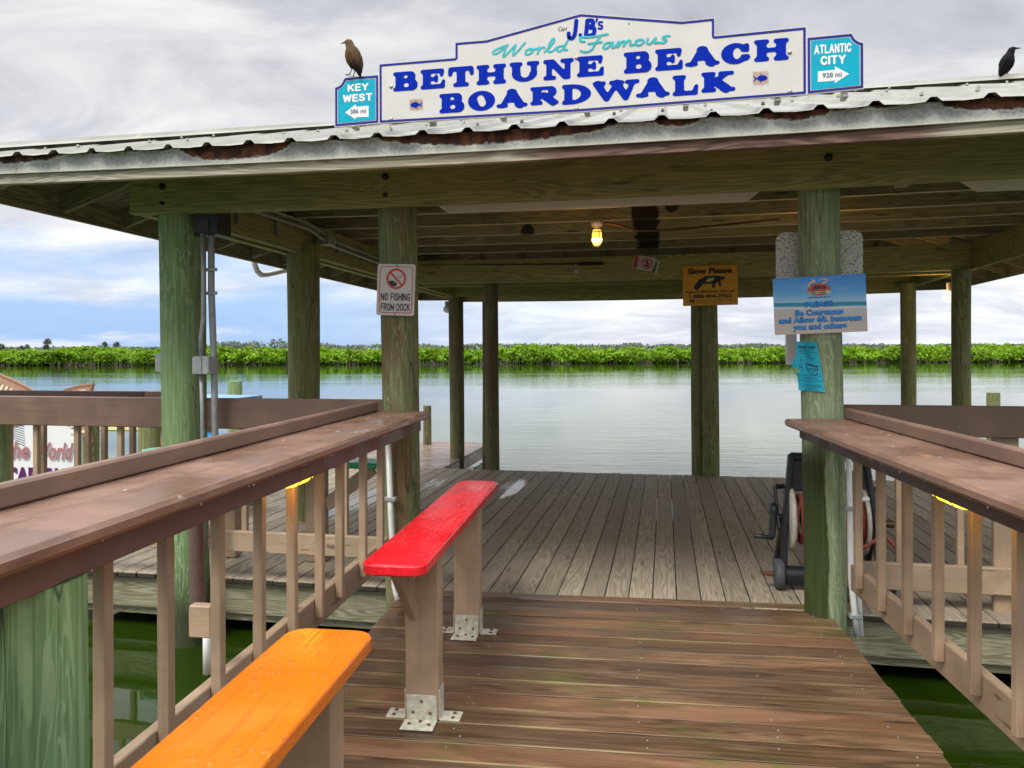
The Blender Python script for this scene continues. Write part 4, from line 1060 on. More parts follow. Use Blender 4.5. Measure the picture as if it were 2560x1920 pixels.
# ================================================================== benches
def bench(name, label, frame, x0, x1, y0, y1, zt, legs, mat, brace=True, axis='y', bracket=True, group='painted plank benches'):
    th = thing(name, label, 'bench', ((x0 + x1) / 2, (y0 + y1) / 2, 0), frame, group)
    cx = (x0 + x1) / 2; hw = (x1 - x0) / 2; r = .055
    poly = []
    for (sx_, sy_, a0) in ((x1 - r, y1 - r, 0), (x0 + r, y1 - r, 90), (x0 + r, y0 + r, 180), (x1 - r, y0 + r, 270)):
        for k in range(7): a = R(a0 + 15 * k); poly.append((sx_ + r * math.cos(a), sy_ + r * math.sin(a)))
    th_ = .042; e_ = .007; V = []; G = []; off = random.random() * 20
    lay = [(zt - th_, .006), (zt - th_ + .006, 0), (zt - e_, 0), (zt - e_ * .3, e_ * .35), (zt, e_)]
    n = len(poly)
    for z, ins in lay:
        for (x, y) in poly:
            kx = (hw - ins) / hw; ky = ((y1 - y0) / 2 - ins) / ((y1 - y0) / 2)
            X_ = cx + (x - cx) * kx; Y_ = (y0 + y1) / 2 + (y - (y0 + y1) / 2) * ky
            V.append((X_, Y_, z)); G.append((Y_ + off, X_ - x0, z) if axis == 'y' else (X_ + off, Y_ - y0, z))
    F = []
    for i in range(len(lay) - 1):
        for j in range(n): F.append([i * n + j, i * n + (j + 1) % n, (i + 1) * n + (j + 1) % n, (i + 1) * n + j])
    F.append(list(range(n - 1, -1, -1))); F.append([(len(lay) - 1) * n + j for j in range(n)])
    m = MB().add(V, F, G, .5); m.build('seat', mat, th)
    for q in legs:
        lx, ly = (cx + .02, q) if axis == 'y' else (q, (y0 + y1) / 2)
        a_, b_ = (.068, .045)
        lg = MB(); lg.box(lx - a_, lx + a_, ly - b_, ly + b_, .004, zt - th_, 'z', .004)
        lo = lg.build('leg', 'beige', th)
        if bracket:
            for (dx_, dy_) in ((0, -1), (1, 0), (-1, 0)):
                k = MB(); t_ = .004; wv = .062 if dx_ == 0 else .04
                if dx_ == 0:
                    k.box(lx - wv, lx + wv, ly - b_ - t_, ly - b_ - .0005, .003, .105, 'z', .001); k.box(lx - wv - .006, lx + wv + .002, ly - b_ - .088, ly - b_ - t_, .002, .007, 'y', .001)
                    bp = [(lx - .04, ly - b_ - .045), (lx + .04, ly - b_ - .045), (lx, ly - b_ - .022)]; fp = [(lx - .035, ly - b_ - t_, .035), (lx + .035, ly - b_ - t_, .035), (lx, ly - b_ - t_, .08)]
                else:
                    xs = lx + dx_ * a_; k.box(min(xs + dx_ * .0005, xs + dx_ * t_), max(xs + dx_ * .0005, xs + dx_ * t_), ly - wv, ly + wv, .003, .125, 'z', .001); k.box(min(xs + dx_ * t_, xs + dx_ * .085), max(xs + dx_ * t_, xs + dx_ * .085), ly - wv, ly + wv, .002, .007, 'x', .001)
                    bp = [(xs + dx_ * .055, ly - .02), (xs + dx_ * .055, ly + .02)]; fp = []
                k.build('bracket', 'bracket', lo)
                for (px, py) in bp: MB().ell((px, py, .008), .0085, .0085, .006, 8, 5).build('screw', 'rust', lo)
                for p in fp: MB().ell(p, .0065, .005, .0065, 8, 5).build('screw', 'rust', lo)
        if brace and q == legs[0]:
            bx = lx - .05 if axis == 'y' else lx + .02
            k = MB()
            if axis == 'y':
                k.board((bx + .020, ly - b_ - .002, .43), (bx - .0, ly - b_ - .20, zt - th_ - .015), .034, .055, (0, 0, 1)); k.board((bx + .018, ly - b_ - .10, .60), (bx + .018, ly - b_ - .01, .60), .025, .14, (0, 0, 1))
            else:
                k.board((lx + a_, ly, .40), (lx + .42, ly, zt - th_ - .01), .038, .09, (0, 0, 1))
            bo = k.build('brace', 'beige', th)
    return th
bench('plank_bench', 'wet red bench on beige posts, nearest the pavilion deck', 'W', -.920, -.680, 2.70, 4.50, .725, [3.10, 4.05], 'red_paint')
bench('plank_bench', 'wet orange bench in the near left corner beside the counter railing', 'W', -.900, -.655, .15, 2.07, .725, [.6, 1.86], 'orange_paint')
bench('plank_bench', 'green bench behind the left counter railing', 'P', -3.3, -1.86, 5.02, 5.25, .72, [-2.42, -3.1], 'green_paint', axis='x', bracket=False)
bench('plank_bench', 'blue bench behind the left railing beside a green piling', 'P', -4.27, -3.72, 6.1, 6.34, .755, [-4.15, -3.85], 'blue_paint', axis='x', bracket=False, brace=False)
tb = thing('bar_table', 'pale blue bar height table behind the left railing', 'table', (-4.2, 6.85, 0), 'P')
m = MB(); m.box(-4.45, -3.84, 6.45, 6.95, 1.02, 1.058, 'x', .006); m.build('table_top', 'pale_blue_paint', tb)
for x in (-4.38, -3.95): MB().box(x - .04, x + .04, 6.8, 6.9, -.0, 1.02, 'z').build('leg', 'beige', tb)
tl = thing('side_table', 'small teal table beyond the left railing', 'table', (-4.17, 6.0, 0), 'P')
m = MB(); pl2 = plane((-4.17, 6.0, .645), (1, 0, 0), (0, 1, 0)); m.prism([(.24 * math.cos(2 * math.pi * i / 20), .22 * math.sin(2 * math.pi * i / 20)) for i in range(20)], pl2, -.035, 0); m.build('table_top', 'teal_paint', tl)
MB().cyl((-4.17, 6.0, 0), (-4.17, 6.0, .612), .03).build('pedestal', 'grey_plastic', tl)

# ================================================================== signs on posts and beams
def rrect(x0, y0, x1, y1, r, n=5):
    o = []
    for cx, cy, a0 in ((x1 - r, y1 - r, 0), (x0 + r, y1 - r, 90), (x0 + r, y0 + r, 180), (x1 - r, y0 + r, 270)):
        for k in range(n + 1): a = R(a0 + 90 * k / n); o.append((cx + r * math.cos(a), cy + r * math.sin(a)))
    return o
# no fishing
nf = thing('no_fishing_sign', 'white NO FISHING FROM DOCK sign with red border and barred fish', 'sign', (-1.585, 4.46, 1.71))
rot = R(-2.2)
NFY = 4.452
npl = plane((-1.585, NFY, 1.858), (math.cos(rot), 0, math.sin(rot)), (-math.sin(rot), 0, math.cos(rot)))
po = MB().prism(rrect(-.120, -.155, .120, .155, .014), npl, -.002, 0.).build('panel', 'sign_white', nf)
s = SDF(-.12, -.155, .12, .155, .0022); d = s.rect(-.103, -.138, .103, .138, .016)
m = MB(); m.flat(s.mesh(np.abs(d) - .0022), npl, .001)
s.u(np.abs(s.ell(0, .066, .056, .056)) - .0058); s.u(s.cap(-.038, .104, .038, .028, .0058)); m.flat(s.mesh(), npl, .0024); m.build('border', 'ink_red', nf)
s = SDF(-.06, .0, .06, .13, .0016); s.u(s.poly([(-.044, .054), (-.014, .054), (.008, .042), (.000, .036), (.012, .030), (-.012, .020), (-.030, .022), (-.043, .038)])); s.sub(s.ell(-.010, .045, .004, .004))
m = MB(); m.flat(s.mesh(), npl, .0016)
m.flat(stext('NO FISHING', -.092, -.066, .092, -.020, .10), npl, .0014); m.flat(stext('FROM DOCK', -.092, -.128, .092, -.082, .10), npl, .0014)
s = SDF(-.02, .05, .06, .11, .0012); s.path(smooth_path([(.040, .092), (.028, .076), (.018, .074), (.014, .080)]), .0012); m.flat(s.mesh(), npl, .0014)
m.build('lettering', 'ink_black', nf)
for z_ in (.147, -.147): MB().ell(npl(0, z_, .001), .005, .003, .005, 8, 5).build('screw', 'rust', nf)

# speckled panel behind the mossy post
SPY = 4.80
spk = thing('speckled_board', 'speckled white rounded board fixed behind the mossy post', 'board', (.89, SPY, 1.72))
MB().prism(rrect(.648, 1.73, 1.128, 2.18, .05), plane((0, SPY, 0), (1, 0, .0), (0, 0, 1)), 0, .012).build('panel', 'speckled', spk)
m = MB(); m.box(.70, .76, SPY - .03, SPY - .002, 1.40, 1.75, 'z'); m.build('batten', 'white_paint', spk)
# courtesy sign
cs = thing('courtesy_sign', 'blue beach print sign asking visitors to be courteous and allow 6ft, on the mossy post', 'sign', (.85, 4.53, 1.575))
a_ = R(2.0); CSY = 4.535
cpl = plane((.843, CSY, 1.737), (math.cos(a_) * .998, -.05, math.sin(a_)), (-math.sin(a_), 0, math.cos(a_)))
m_beach(0.0, .327)
MB().prism([(-.241, -.157), (.241, -.157), (.241, .159), (-.241, .159)], cpl, -.006, 0).build('panel', 'beach_print', cs)
ls = [('PLEASE', -.072, -.010, .068, .022), ('Be Courteous', -.128, -.055, .122, -.022), ('and Allow 6ft. between', -.215, -.094, .212, -.060), ('you and others', -.142, -.142, .136, -.100)]
m = MB(); m2 = MB()
for tx, x0_, y0_, x1_, y1_ in ls:
    m.flat(ftext(tx, x0_ - .0025, y0_ - .003, x1_ - .0025 + .003, y1_ - .003, .06), cpl, .001); m2.flat(ftext(tx, x0_, y0_, x1_, y1_, .035), cpl, .002)
m.build('lettering_shadow', 'text_shadow', cs); m2.build('lettering', 'text_blue', cs)
s = SDF(-.09, .035, .09, .15, .0018); s.u(s.ell(0, .086, .060, .034)); logo = MB().flat(s.mesh(), cpl, .001).build('logo', 'logo_red', cs)
s.D[:] = 9; s.u(s.rect(-.058, .062, .052, .076, .004), s.ell(.045, .070, .016, .010)); s.path(smooth_path([(-.048, .104), (-.052, .118), (-.036, .128), (-.022, .132)]), .005); s.path(smooth_path([(.020, .118), (.036, .126), (.044, .136), (.030, .142)]), .005); s.path([(-.020, .130), (-.032, .142)], .004); s.path([(.030, .142), (.006, .140)], .004)
MB().flat(s.mesh(), cpl, .002).build('claws', 'logo_tan', logo)
m = MB(); m.flat(ftext("JB's", -.036, .082, .034, .108, .03, .006), cpl, .003); m.flat(ftext('FISH CAMP', -.046, .064, .034, .073, .02), cpl, .003); m.flat(ftext('NEW SMYRNA BEACH', -.058, .038, .058, .046, .02), cpl, .002)
m.build('logo_lettering', 'ink_maroon', logo)
# paper notice
pn = thing('paper_notice', 'curled turquoise paper notice about trash pinned below the beach print sign', 'notice', (.79, 4.54, 1.26))
def paper(u, v):        # u 0..1 across, v 0..1 up
    xl = .728 + (-.035 * math.exp(-((v - .50) / .16) ** 2)) + .014 * (1 - v); xr = .830 + .040 * (1 - v)
    x = xl + (xr - xl) * u; z = 1.262 + .274 * v - .006 * u
    cyl_y = 4.66 - math.sqrt(max(.0005, .121 ** 2 - min(.11, abs(x - .885)) ** 2))
    curl = .045 * math.exp(-((v - .45) / .16) ** 2) * (1 - u) ** 3
    return Vector((x, cyl_y - .006 - curl, z))
V = []; F = []; nu, nv = 14, 22
for j in range(nv + 1):
    for i in range(nu + 1): V.append(paper(i / nu, j / nv))
for j in range(nv):
    for i in range(nu):
        if i < 3 and 8 <= j < 10: continue
        k = j * (nu + 1) + i; F.append([k, k + 1, k + nu + 2, k + nu + 1])
m = MB().add(V, F, None, .5, True); po = m.build('sheet', 'paper_blue', pn)
ppl = lambda x, y, d=0.: paper(x, y) + Vector((0, -d - .0012, 0))
m = MB()
def subdiv_text(st, x0, y0, x1, y1, bold): m.flat(ftext(st, x0, y0, x1, y1, bold, .02), ppl, .001)
subdiv_text('STASH YOUR', .10, .865, .50, .915, .05); subdiv_text('TRASH', .54, .865, .86, .915, .05)
def rule(x0, x1, y, h):
    x = x0
    while x < x1:
        l = random.uniform(.02, .06); b = min(x + l, x1); m.flat(([(x, y), (b, y), (b, y + h), (x, y + h)], [[0, 1, 2, 3]]), ppl, .0005); x = b + .012
for y, a, b in ((.825, .2, .75), (.79, .1, .92), (.755, .2, .6), (.31, .25, .95), (.27, .25, .7), (.245, .25, .8), (.20, .2, .95), (.175, .2, .6), (.125, .15, .9), (.10, .2, .85), (.075, .12, .92), (.045, .3, .7), (.022, .25, .75)): rule(a, b, y, .009)
s = SDF(.2, .3, 1., .74, .011)
s.path([(.55, .56), (.90, .51), (.84, .36), (.74, .33), (.60, .35), (.52, .45)], .009, True); s.path(smooth_path([(.55, .56), (.75, .50), (.90, .51)]), .008); s.path(smooth_path([(.50, .70), (.62, .73), (.60, .66), (.74, .68), (.72, .62)]), .008); s.path(smooth_path([(.28, .66), (.35, .58), (.30, .50), (.42, .46), (.38, .40)]), .008); s.path(smooth_path([(.46, .68), (.44, .56), (.40, .50)]), .006)
m.flat(s.mesh(), ppl, .0006); subdiv_text('STASH', .58, .43, .86, .465, .03); subdiv_text('IT', .66, .38, .76, .41, .03)
m.build('print', 'ink_navy', pn)

# manatee sign on the cross beam
mn = thing('manatee_sign', 'yellow Slow Please manatee sign with a black manatee, on the cross beam', 'sign', (.52, 9.17, 1.99))
MY = 9.17
mpl = plane((.518, MY, 2.218), (1, 0, .012), (-.012, 0, 1))
mp_ = MB().prism([(-.306, -.228), (.306, -.228), (.306, .228), (-.306, .228)], mpl, -.004, 0).build('panel', 'sign_yellow', mn)
m = MB(); m.flat(ftext('Slow Please', -.245, .135, .245, .205, .05), mpl, .001); m.flat(ftext('Report Manatee Injuries:', -.275, -.090, .275, -.052, .03), mpl, .001); m.flat(ftext('1-888-404-3922', -.235, -.144, .235, -.098, .045), mpl, .001)
s = SDF(-.24, -.21, -.16, -.14, .003); s.u(s.ell(-.205, -.178, .027, .027)); s.sub(s.ell(-.205, -.192, .018, .010)); m.flat(s.mesh(), mpl, .001)
m.flat(ftext('Provided by Save the Manatee Club', -.160, -.178, .240, -.160, .02), mpl, .001); m.flat(ftext('www.savethemanatee.org', -.160, -.204, .120, -.188, .02), mpl, .001)
m.build('lettering', 'ink_maroon', mp_)
s = SDF(-.21, -.06, .20, .13, .004)
s.u(s.poly([(-.115, .03), (-.10, .075), (-.06, .107), (.03, .112), (.10, .110), (.125, .100), (.16, .098), (.172, .082), (.15, .066), (.125, .060), (.10, .040), (.03, .022), (-.06, .020)]), s.cap(-.10, .045, -.150, -.018, .034, .030), s.cap(.045, .03, .035, -.015, .020, .014), s.cap(.105, .04, .112, -.005, .014, .011)).blur(2)
m = MB(); m.flat(s.mesh(), mpl, .001); m.build('manatee', 'ink_black', mp_)
s = SDF(-.1, .02, .1, .1, .0035); q = [(-.045, .045), (.02, .047), (.052, .086), (-.015, .084)]; d = s.poly(q); m = MB(); m.flat(s.mesh(np.abs(d + .003) - .004), mpl, .002); s.path([(-.02, .055), (.0, .068), (.02, .066), (.03, .076)], .006); m.flat(s.mesh(), mpl, .0022); m.build('patch', 'pale_yellow', mp_)
MB().cyl(mpl(0, .25, -.002), mpl(0, .25, .02), .012, n=8).build('nail', 'rust', mn)
# tilted warning signs
dg = thing('no_diving_sign', 'small tilted white warning sign with a red barred diver, left of the yellow sign', 'sign', (-.2, 9.18, 2.45))
a_ = R(-11); dpl = plane((-.218, 9.182, 2.492), (math.cos(a_), 0, math.sin(a_)), (-math.sin(a_), 0, math.cos(a_)))
do = MB().prism(rrect(-.135, -.082, .125, .082, .012), dpl, -.003, 0).build('panel', 'sign_white', dg)
s = SDF(-.15, -.09, .15, .09, .0028); s.u(np.abs(s.ell(.022, .0, .056, .056)) - .007, s.cap(-.018, .038, .058, -.040, .006)); m = MB(); m.flat(s.mesh(), dpl, .0022); m.flat(([(-.128, -.078), (-.092, -.078), (-.092, .078), (-.128, .078)], [[0, 1, 2, 3]]), dpl, .001); m.build('print', 'ink_red', do)
s.D[:] = 9; s.u(s.ell(.022, .026, .012, .012), s.cap(.020, .010, .035, -.020, .009), s.cap(.030, .004, .05, .0, .006), s.cap(.0, -.02, .03, -.028, .008)); m = MB(); m.flat(s.mesh(), dpl, .0014); m.build('diver', 'ink_black', do); m = MB()
tv = ftext('DANGER', -.06, -.008, .06, .008, .03); m.flat(([(-.082 - y, x) for x, y in tv[0]], tv[1]), dpl, .0012); m.build('lettering', 'ink_black', do)
gs = thing('green_notice', 'small green and white notice hanging tilted over the tilted warning sign', 'notice', (-.09, 9.178, 2.4))
a_ = R(-13); gpl = plane((-.095, 9.176, 2.44), (math.cos(a_), 0, math.sin(a_)), (-math.sin(a_), 0, math.cos(a_)))
MB().prism([(-.042, -.075), (.030, -.075), (.034, .075), (-.010, .075)], gpl, -.002, 0).build('panel', 'hook_white', gs)
m = MB(); m.flat(([(-.036, -.068), (.004, -.068), (.010, .06), (-.01, .066)], [[0, 1, 2, 3]]), gpl, .001); m.build('print', 'ink_green', gs)
# fishing rod on hooks
rd = thing('fishing_rod', 'black fishing rod with a pale reel lying on nails along the cross beam', 'fishing rod', (-1.8, 9.16, 2.5))
MB().tube([(-2.94, 9.165, 2.535), (-1.98, 9.165, 2.518), (-1.2, 9.16, 2.506), (-1.0, 9.16, 2.503)], [.003, .006, .009, .010], 8).build('rod', 'ink_black', rd)
MB().tube([(-1.0, 9.16, 2.503), (-.70, 9.16, 2.498)], [.016, .018], 10).build('handle', 'ink_black', rd)
m = MB(); m.tube([(-1.03, 9.15, 2.50), (-1.02, 9.14, 2.45), (-1.01, 9.13, 2.42)], .012, 8); m.lathe([(0, 0), (.03, .0), (.03, .02), (.02, .025), (.02, .04), (.03, .045), (.03, .06), (0, .06)], (-1.04, 9.13, 2.415), (1, 0, -.1), 12); m.tube([(-.98, 9.12, 2.45), (-.95, 9.11, 2.43), (-.955, 9.11, 2.41)], .006, 6)
m.build('reel', 'hook_white', rd)
m = MB()
for x in (-2.7, -1.95, -1.25, -.85): m.cyl((x, 9.195, 2.49), (x, 9.14, 2.495), .006, n=6)
m.build('nail', 'rust', rd)

# ================================================================== light fittings
def jar_light(x, y, zt, lit, label):
    th = thing('ceiling_lamp', label, 'lamp', (x, y, zt - .2), 'P', 'caged jar lamps under the roof')
    m = MB(); m.lathe([(0, 0), (.045, 0), (.050, -.01), (.045, -.045), (.030, -.055), (.030, -.075), (0, -.075)], (x, y, zt), (0, 0, 1), 16); m.build('housing', 'lens_white', th)
    m = MB(); m.lathe([(.026, -.07), (.036, -.085), (.040, -.11), (.041, -.15), (.036, -.18), (.022, -.198), (0, -.204)], (x, y, zt), (0, 0, 1), 16); m.build('globe', 'bulb_dim', th)
    m = MB(); m.ell((x, y, zt - .155), .0425, .0425, .044, 14, 10); m.build('bulb', 'bulb_warm', th)
    m = MB()
    for k in range(4):
        a = k * math.pi / 2 + .5; cx, sn = math.cos(a) * .046, math.sin(a) * .046
        m.tube([(x + cx * .8, y + sn * .8, zt - .07), (x + cx, y + sn, zt - .10), (x + cx, y + sn, zt - .17), (x + cx * .6, y + sn * .6, zt - .206), (x, y, zt - .214)], .003, 5)
    m.lathe([(.044, -.098), (.048, -.098), (.048, -.092), (.044, -.092)], (x, y, zt), (0, 0, 1), 16); m.build('guard', 'brass', th)
    ld = bpy.data.lights.new('lamp_light', 'POINT'); ld.energy = 1.8; ld.color = (1, .52, .16); ld.shadow_soft_size = .05
    lo = bpy.data.objects.new('lamp_light', ld); COL.objects.link(lo); lo.parent = th['o']; lo.location = (0, -.06, -.06)
    return th
jar_light(-.535, 6.33, 2.54, True, 'lit caged jar lamp hanging from the ceiling joists near the middle')
jar_light(1.265, 6.75, 2.57, True, 'lit caged jar lamp hidden behind the mossy post')
m = MB(); m.tube([(-.49, 6.33, 2.525), (-.36, 6.34, 2.50), (-.22, 6.36, 2.455), (-.0, 6.4, 2.455), (.25, 6.42, 2.47), (.9, 6.45, 2.52)], .009, 8)
solo(m, 'lamp_cable', 'dark cable running from the jar lamp along the joists', 'cable', 'rust', (0, 6.4, 2.45))
def strip_light(x0, x1, y, label):
    th = thing('strip_light', label, 'light fixture', ((x0 + x1) / 2, y, 2.5), 'P', 'long ceiling strip lights')
    m = MB(); z0 = 2.497; V = []; F = []
    sec = [(-.10, 2.63), (-.10, 2.545), (-.075, 2.515), (-.045, z0), (.045, z0), (.075, 2.515), (.10, 2.545), (.10, 2.63)]
    ends = [(x0, .30, .0), (x0 + .03, .55, .04), (x0 + .09, .9, .10), (x0 + .115, 1., .1), (x1 - .115, 1., .1), (x1 - .09, .9, .1), (x1 - .03, .55, 0), (x1, .30, 0)]
    for xx, k, _ in ends:
        for (dy_, z) in sec: V.append((xx, y + dy_, 2.63 - (2.63 - z) * k))
    n = len(sec)
    for i in range(len(ends) - 1):
        for j in range(n - 1): F.append([i * n + j, (i + 1) * n + j, (i + 1) * n + j + 1, i * n + j + 1])
    F.append(list(range(n))); F.append([(len(ends) - 1) * n + j for j in range(n)])
    m.add(V, F); m.build('lens', 'lens_white', th); MB().box(x0 + .1, x1 - .1, y - .08, y + .08, 2.61, 2.645, 'x').build('housing', 'grey_plastic', th)
strip_light(-1.66, .66, 5.47, 'unlit white strip light under the joists between the brown post and the mossy post')
strip_light(1.86, 3.1, 5.42, 'unlit white strip light at the right edge of the photo')
def globe(x, y, z, r, mat, label):
    th = thing('globe_lamp', label, 'lamp', (x, y, z), 'P', 'round white lamps under the far eaves')
    m = MB(); m.ell((x, y, z), r, r, r * .9, 16, 10); m.build('globe', mat, th); MB().cyl((x, y, z + r * .8), (x, y, z + r * 2.0), r * .55, n=12).build('base', 'grey_plastic', th); return th
globe(-3.44, 12.1, 2.14, .065, 'white_paint', 'unlit round white lamp under the far left eave')
gt = globe(3.20, 9.62, 2.075, .08, 'globe_lit', 'lit round white lamp half hidden behind a back right post')
ld = bpy.data.lights.new('lamp_light', 'POINT'); ld.energy = 3.5; ld.color = (1, .55, .2); ld.shadow_soft_size = .08
lo = bpy.data.objects.new('lamp_light', ld); COL.objects.link(lo); lo.parent = gt['o']; lo.location = (-.14, .05, .02)

# ================================================================== conduits, boxes, pipes
eb = thing('electrical_box', 'black box at the top of the green corner post', 'electrical box', (-2.86, 4.5, 2.24))
MB().box(-2.945, -2.77, 4.46, 4.62, 2.235, 2.42, 'x', .006).build('box', 'black_box', eb); MB().box(-2.935, -2.83, 4.452, 4.459, 2.25, 2.33, 'x', .001).build('cover', 'black_plastic', eb)
jb = thing('electrical_box', 'grey junction box on the right side of the green corner post', 'electrical box', (-2.85, 4.46, 1.34))
MB().box(-2.905, -2.80, 4.40, 4.50, 1.345, 1.46, 'x', .006).build('box', 'grey_plastic', jb); MB().box(-2.908, -2.845, 4.392, 4.399, 1.348, 1.457, 'x', .002).build('cover', 'galv', jb)
jb2 = thing('electrical_box', 'small grey box on the left side of the green corner post', 'electrical box', (-3.2, 4.5, 1.35))
MB().box(-3.235, -3.17, 4.48, 4.57, 1.355, 1.475, 'x', .006).build('box', 'grey_plastic', jb2); MB().tube([(-3.19, 4.5, 1.356), (-3.175, 4.5, 1.2), (-3.165, 4.5, .3)], .009, 8).build('conduit', 'pvc', jb2)
m = MB(); m.tube([(-2.878, 4.46, 2.24), (-2.872, 4.46, 2.0), (-2.868, 4.45, 1.7), (-2.885, 4.45, 1.58), (-2.883, 4.45, 1.46)], .0135, 10); m.tube([(-2.883, 4.45, 1.346), (-2.875, 4.45, 1.1), (-2.865, 4.45, .2)], .0135, 10)
solo(m, 'conduit', 'thin grey conduit down the green corner post', 'conduit', 'galv', (-2.87, 4.46, 1.2))
m = MB(); m.tube([(-2.852, 4.52, 2.30), (-2.848, 4.51, 1.9), (-2.830, 4.51, 1.4), (-2.815, 4.51, .2)], .021, 10)
for z in (2.0, 1.85): m.box(-2.87, -2.79, 4.478, 4.49, z, z + .022, 'x')
solo(m, 'conduit', 'thick grey conduit behind the thin one on the green corner post', 'conduit', 'grey_plastic', (-2.83, 4.52, 1.2))
m = MB()
for dz_ in (0, .05): m.tube([(-3.02, 4.9, 2.59 - dz_), (-3.0, 6.2, 2.585 - dz_), (-2.98, 6.3, 2.56 - dz_), (-2.98, 6.65, 2.50 - dz_), (-3.02, 8.9, 2.45 - dz_)], .013, 8)
m.box(-3.05, -2.93, 6.48, 6.62, 2.44, 2.53, 'y')
for y in (5.2, 5.8, 7.0, 7.6, 8.3): m.box(-3.092, -3.06, y, y + .02, 2.42, 2.56, 'z')
solo(m, 'conduit', 'pair of grey conduits clipped along the left beam', 'conduit', 'galv', (-3., 6.5, 2.4))
m = MB(); m.tube([(-4.09, 7.2, 2.50), (-4.09, 7.24, 2.38), (-4.09, 7.30, 2.305), (-4.09, 7.38, 2.275), (-4.09, 7.5, 2.29), (-4.09, 7.95, 2.38)], .028, 12)
solo(m, 'drain_elbow', 'white plastic drain elbow under the left eave', 'pipe', 'pvc', (-3.9, 7.0, 2.3))
def pvc(pts, r, label, clips=(), base=None, gname='white pipes beside the walkway posts', coup=None):
    th = thing('water_pipe', label, 'pipe', base or pts[-1], 'P', gname)
    MB().tube(pts, r, 12).build('pipe', 'pvc', th)
    if coup: MB().cyl(*coup, r * 1.35, n=12).build('coupling', 'pvc', th)
    for c in clips: MB().box(c[0] - r * 1.8, c[0] + r * 2.4, c[1] - r * 1.4, c[1] + .02, c[2] - .012, c[2] + .012, 'x').build('clip', 'galv', th)
pvc([(-1.632, 4.44, .93), (-1.618, 4.44, .5), (-1.600, 4.44, .2), (-1.597, 4.44, .08), (-1.585, 4.44, .03), (-1.57, 4.45, -.04)], .017, 'white pipe left of the brown post', [(-1.622, 4.44, .60)], coup=((-1.602, 4.44, .15), (-1.602, 4.44, .22)))
pvc([(.988, 4.53, 1.0), (.995, 4.53, .6), (1.00, 4.53, .25), (1.012, 4.53, .1), (1.03, 4.53, -.08)], .016, 'white pipe against the right side of the mossy post', [(.992, 4.53, .62), (1.018, 4.53, .03)])
pvc([(1.135, 4.70, .64), (1.09, 4.70, .64), (1.075, 4.70, .625), (1.073, 4.70, .58), (1.070, 4.68, .2), (1.068, 4.6, -.10)], .014, 'white pipe with an elbow tap behind the first right baluster', coup=((1.073, 4.70, .55), (1.073, 4.70, .60)))
mt = thing('line_recycling_tube', 'brown plastic tube with an end cap hung outside the left counter railing', 'tube', (-1.50, 2.63, .5), 'W')
MB().cyl((-1.492, 2.62, .53), (-1.492, 2.60, 1.05), .026, n=16).build('tube', 'brown_pvc', mt); MB().cyl((-1.492, 2.62, .50), (-1.492, 2.62, .56), .033, n=16, bev=.005).build('end_cap', 'brown_pvc', mt)
MB().box(-1.452, -1.372, 2.485, 2.525, .515, .625, 'x', .004).build('block', 'beige', mt)
m = MB(); m.tube([(-1.455, 2.61, .53), (-1.455, 2.61, .34)], .014, 8); m.build('drip_pipe', 'pvc', mt)

# ================================================================== hose reel cart
hr = thing('hose_reel_cart', 'black hose reel cart with red hose standing behind the mossy post', 'hose reel', (.98, 5.15, 0))
def side_frame(x, mir):
    m = MB(); w_ = .035
    def bar(a, b, wd=.055, th_=w_): m.board((x, a[0], a[1]), (x, b[0], b[1]), th_, wd, (0, a[1] - b[1], b[0] - a[0]) if True else None, .008)
    m.board((x - .01 * mir, 5.06, .06), (x, 5.10, .40), w_, .075, (0, 1, 0), .008); m.board((x, 5.10, .36), (x + .05 * mir, 5.16, .83), w_, .06, (0, 1, 0), .008)
    m.board((x, 5.12, .42), (x - .01 * mir, 5.44, .03), w_, .055, (0, 1, 0), .008); m.board((x - .035 * mir, 5.08, .36), (x - .045 * mir, 5.20, .62), .02, .04, (0, 1, 0), .006)
    m.board((x - .045 * mir, 5.20, .61), (x + .02 * mir, 5.22, .615), .02, .03, (0, 0, 1), .006)
    return m.build('side_frame', 'black_plastic', hr)
side_frame(.735, 1); side_frame(1.275, -1)
m = MB(); hpl = plane((1.005, 5.16, .72), (1, 0, 0), (0, .12, .99))
s = SDF(-.24, -.14, .24, .14, .008); s.u(s.rect(-.22, -.115, .22, .11, .03)); s.sub(s.rect(-.14, .01, .19, .085, .035)); dd = s.mesh(); m.flat(dd, hpl, .018); m.flat((dd[0], [f[::-1] for f in dd[1]]), hpl, -.018)
for (a, b) in (((-.22, .11), (.22, .11)), ((-.22, -.115), (.22, -.115))): m.board(hpl(*a), hpl(*b), .036, .014, (0, 0, 1))
m.box(.785, 1.225, 5.13, 5.18, .79, .835, 'x', .012); m.build('handle_panel', 'black_plastic', hr)
for x, d in ((.772, 1), (1.215, -1)):
    m = MB(); m.lathe([(.02, 0), (.06, .0), (.17, .012), (.198, .022), (.205, .012), (.205, .0), (.185, -.008), (.02, -.01)], (x, 5.17, .42), (d, 0, 0), 28); m.build('reel_flange', 'drum_cream', hr)
m = MB()
for k in range(11):
    x = .800 + k * .039; r = .155 + .012 * random.random() - .0012 * (k - 5) ** 2
    V = [(r + .015 * math.cos(t_), .015 * math.sin(t_)) for t_ in [2 * math.pi * i / 8 for i in range(9)]]
    m.lathe([(a, b) for a, b in V], (x, 5.17, .42), (1, 0, 0), 26)
m.tube([(1.05, 5.02, .36), (1.10, 5.0, .29), (1.17, 4.98, .30), (1.30, 5.02, .37), (1.36, 5.02, .30), (1.42, 5.03, .22)], .013, 8)
m.build('hose', 'hose_red', hr)
m = MB(); m.cyl((.69, 5.17, .42), (1.30, 5.17, .42), .028, n=14); m.build('axle', 'black_plastic', hr)
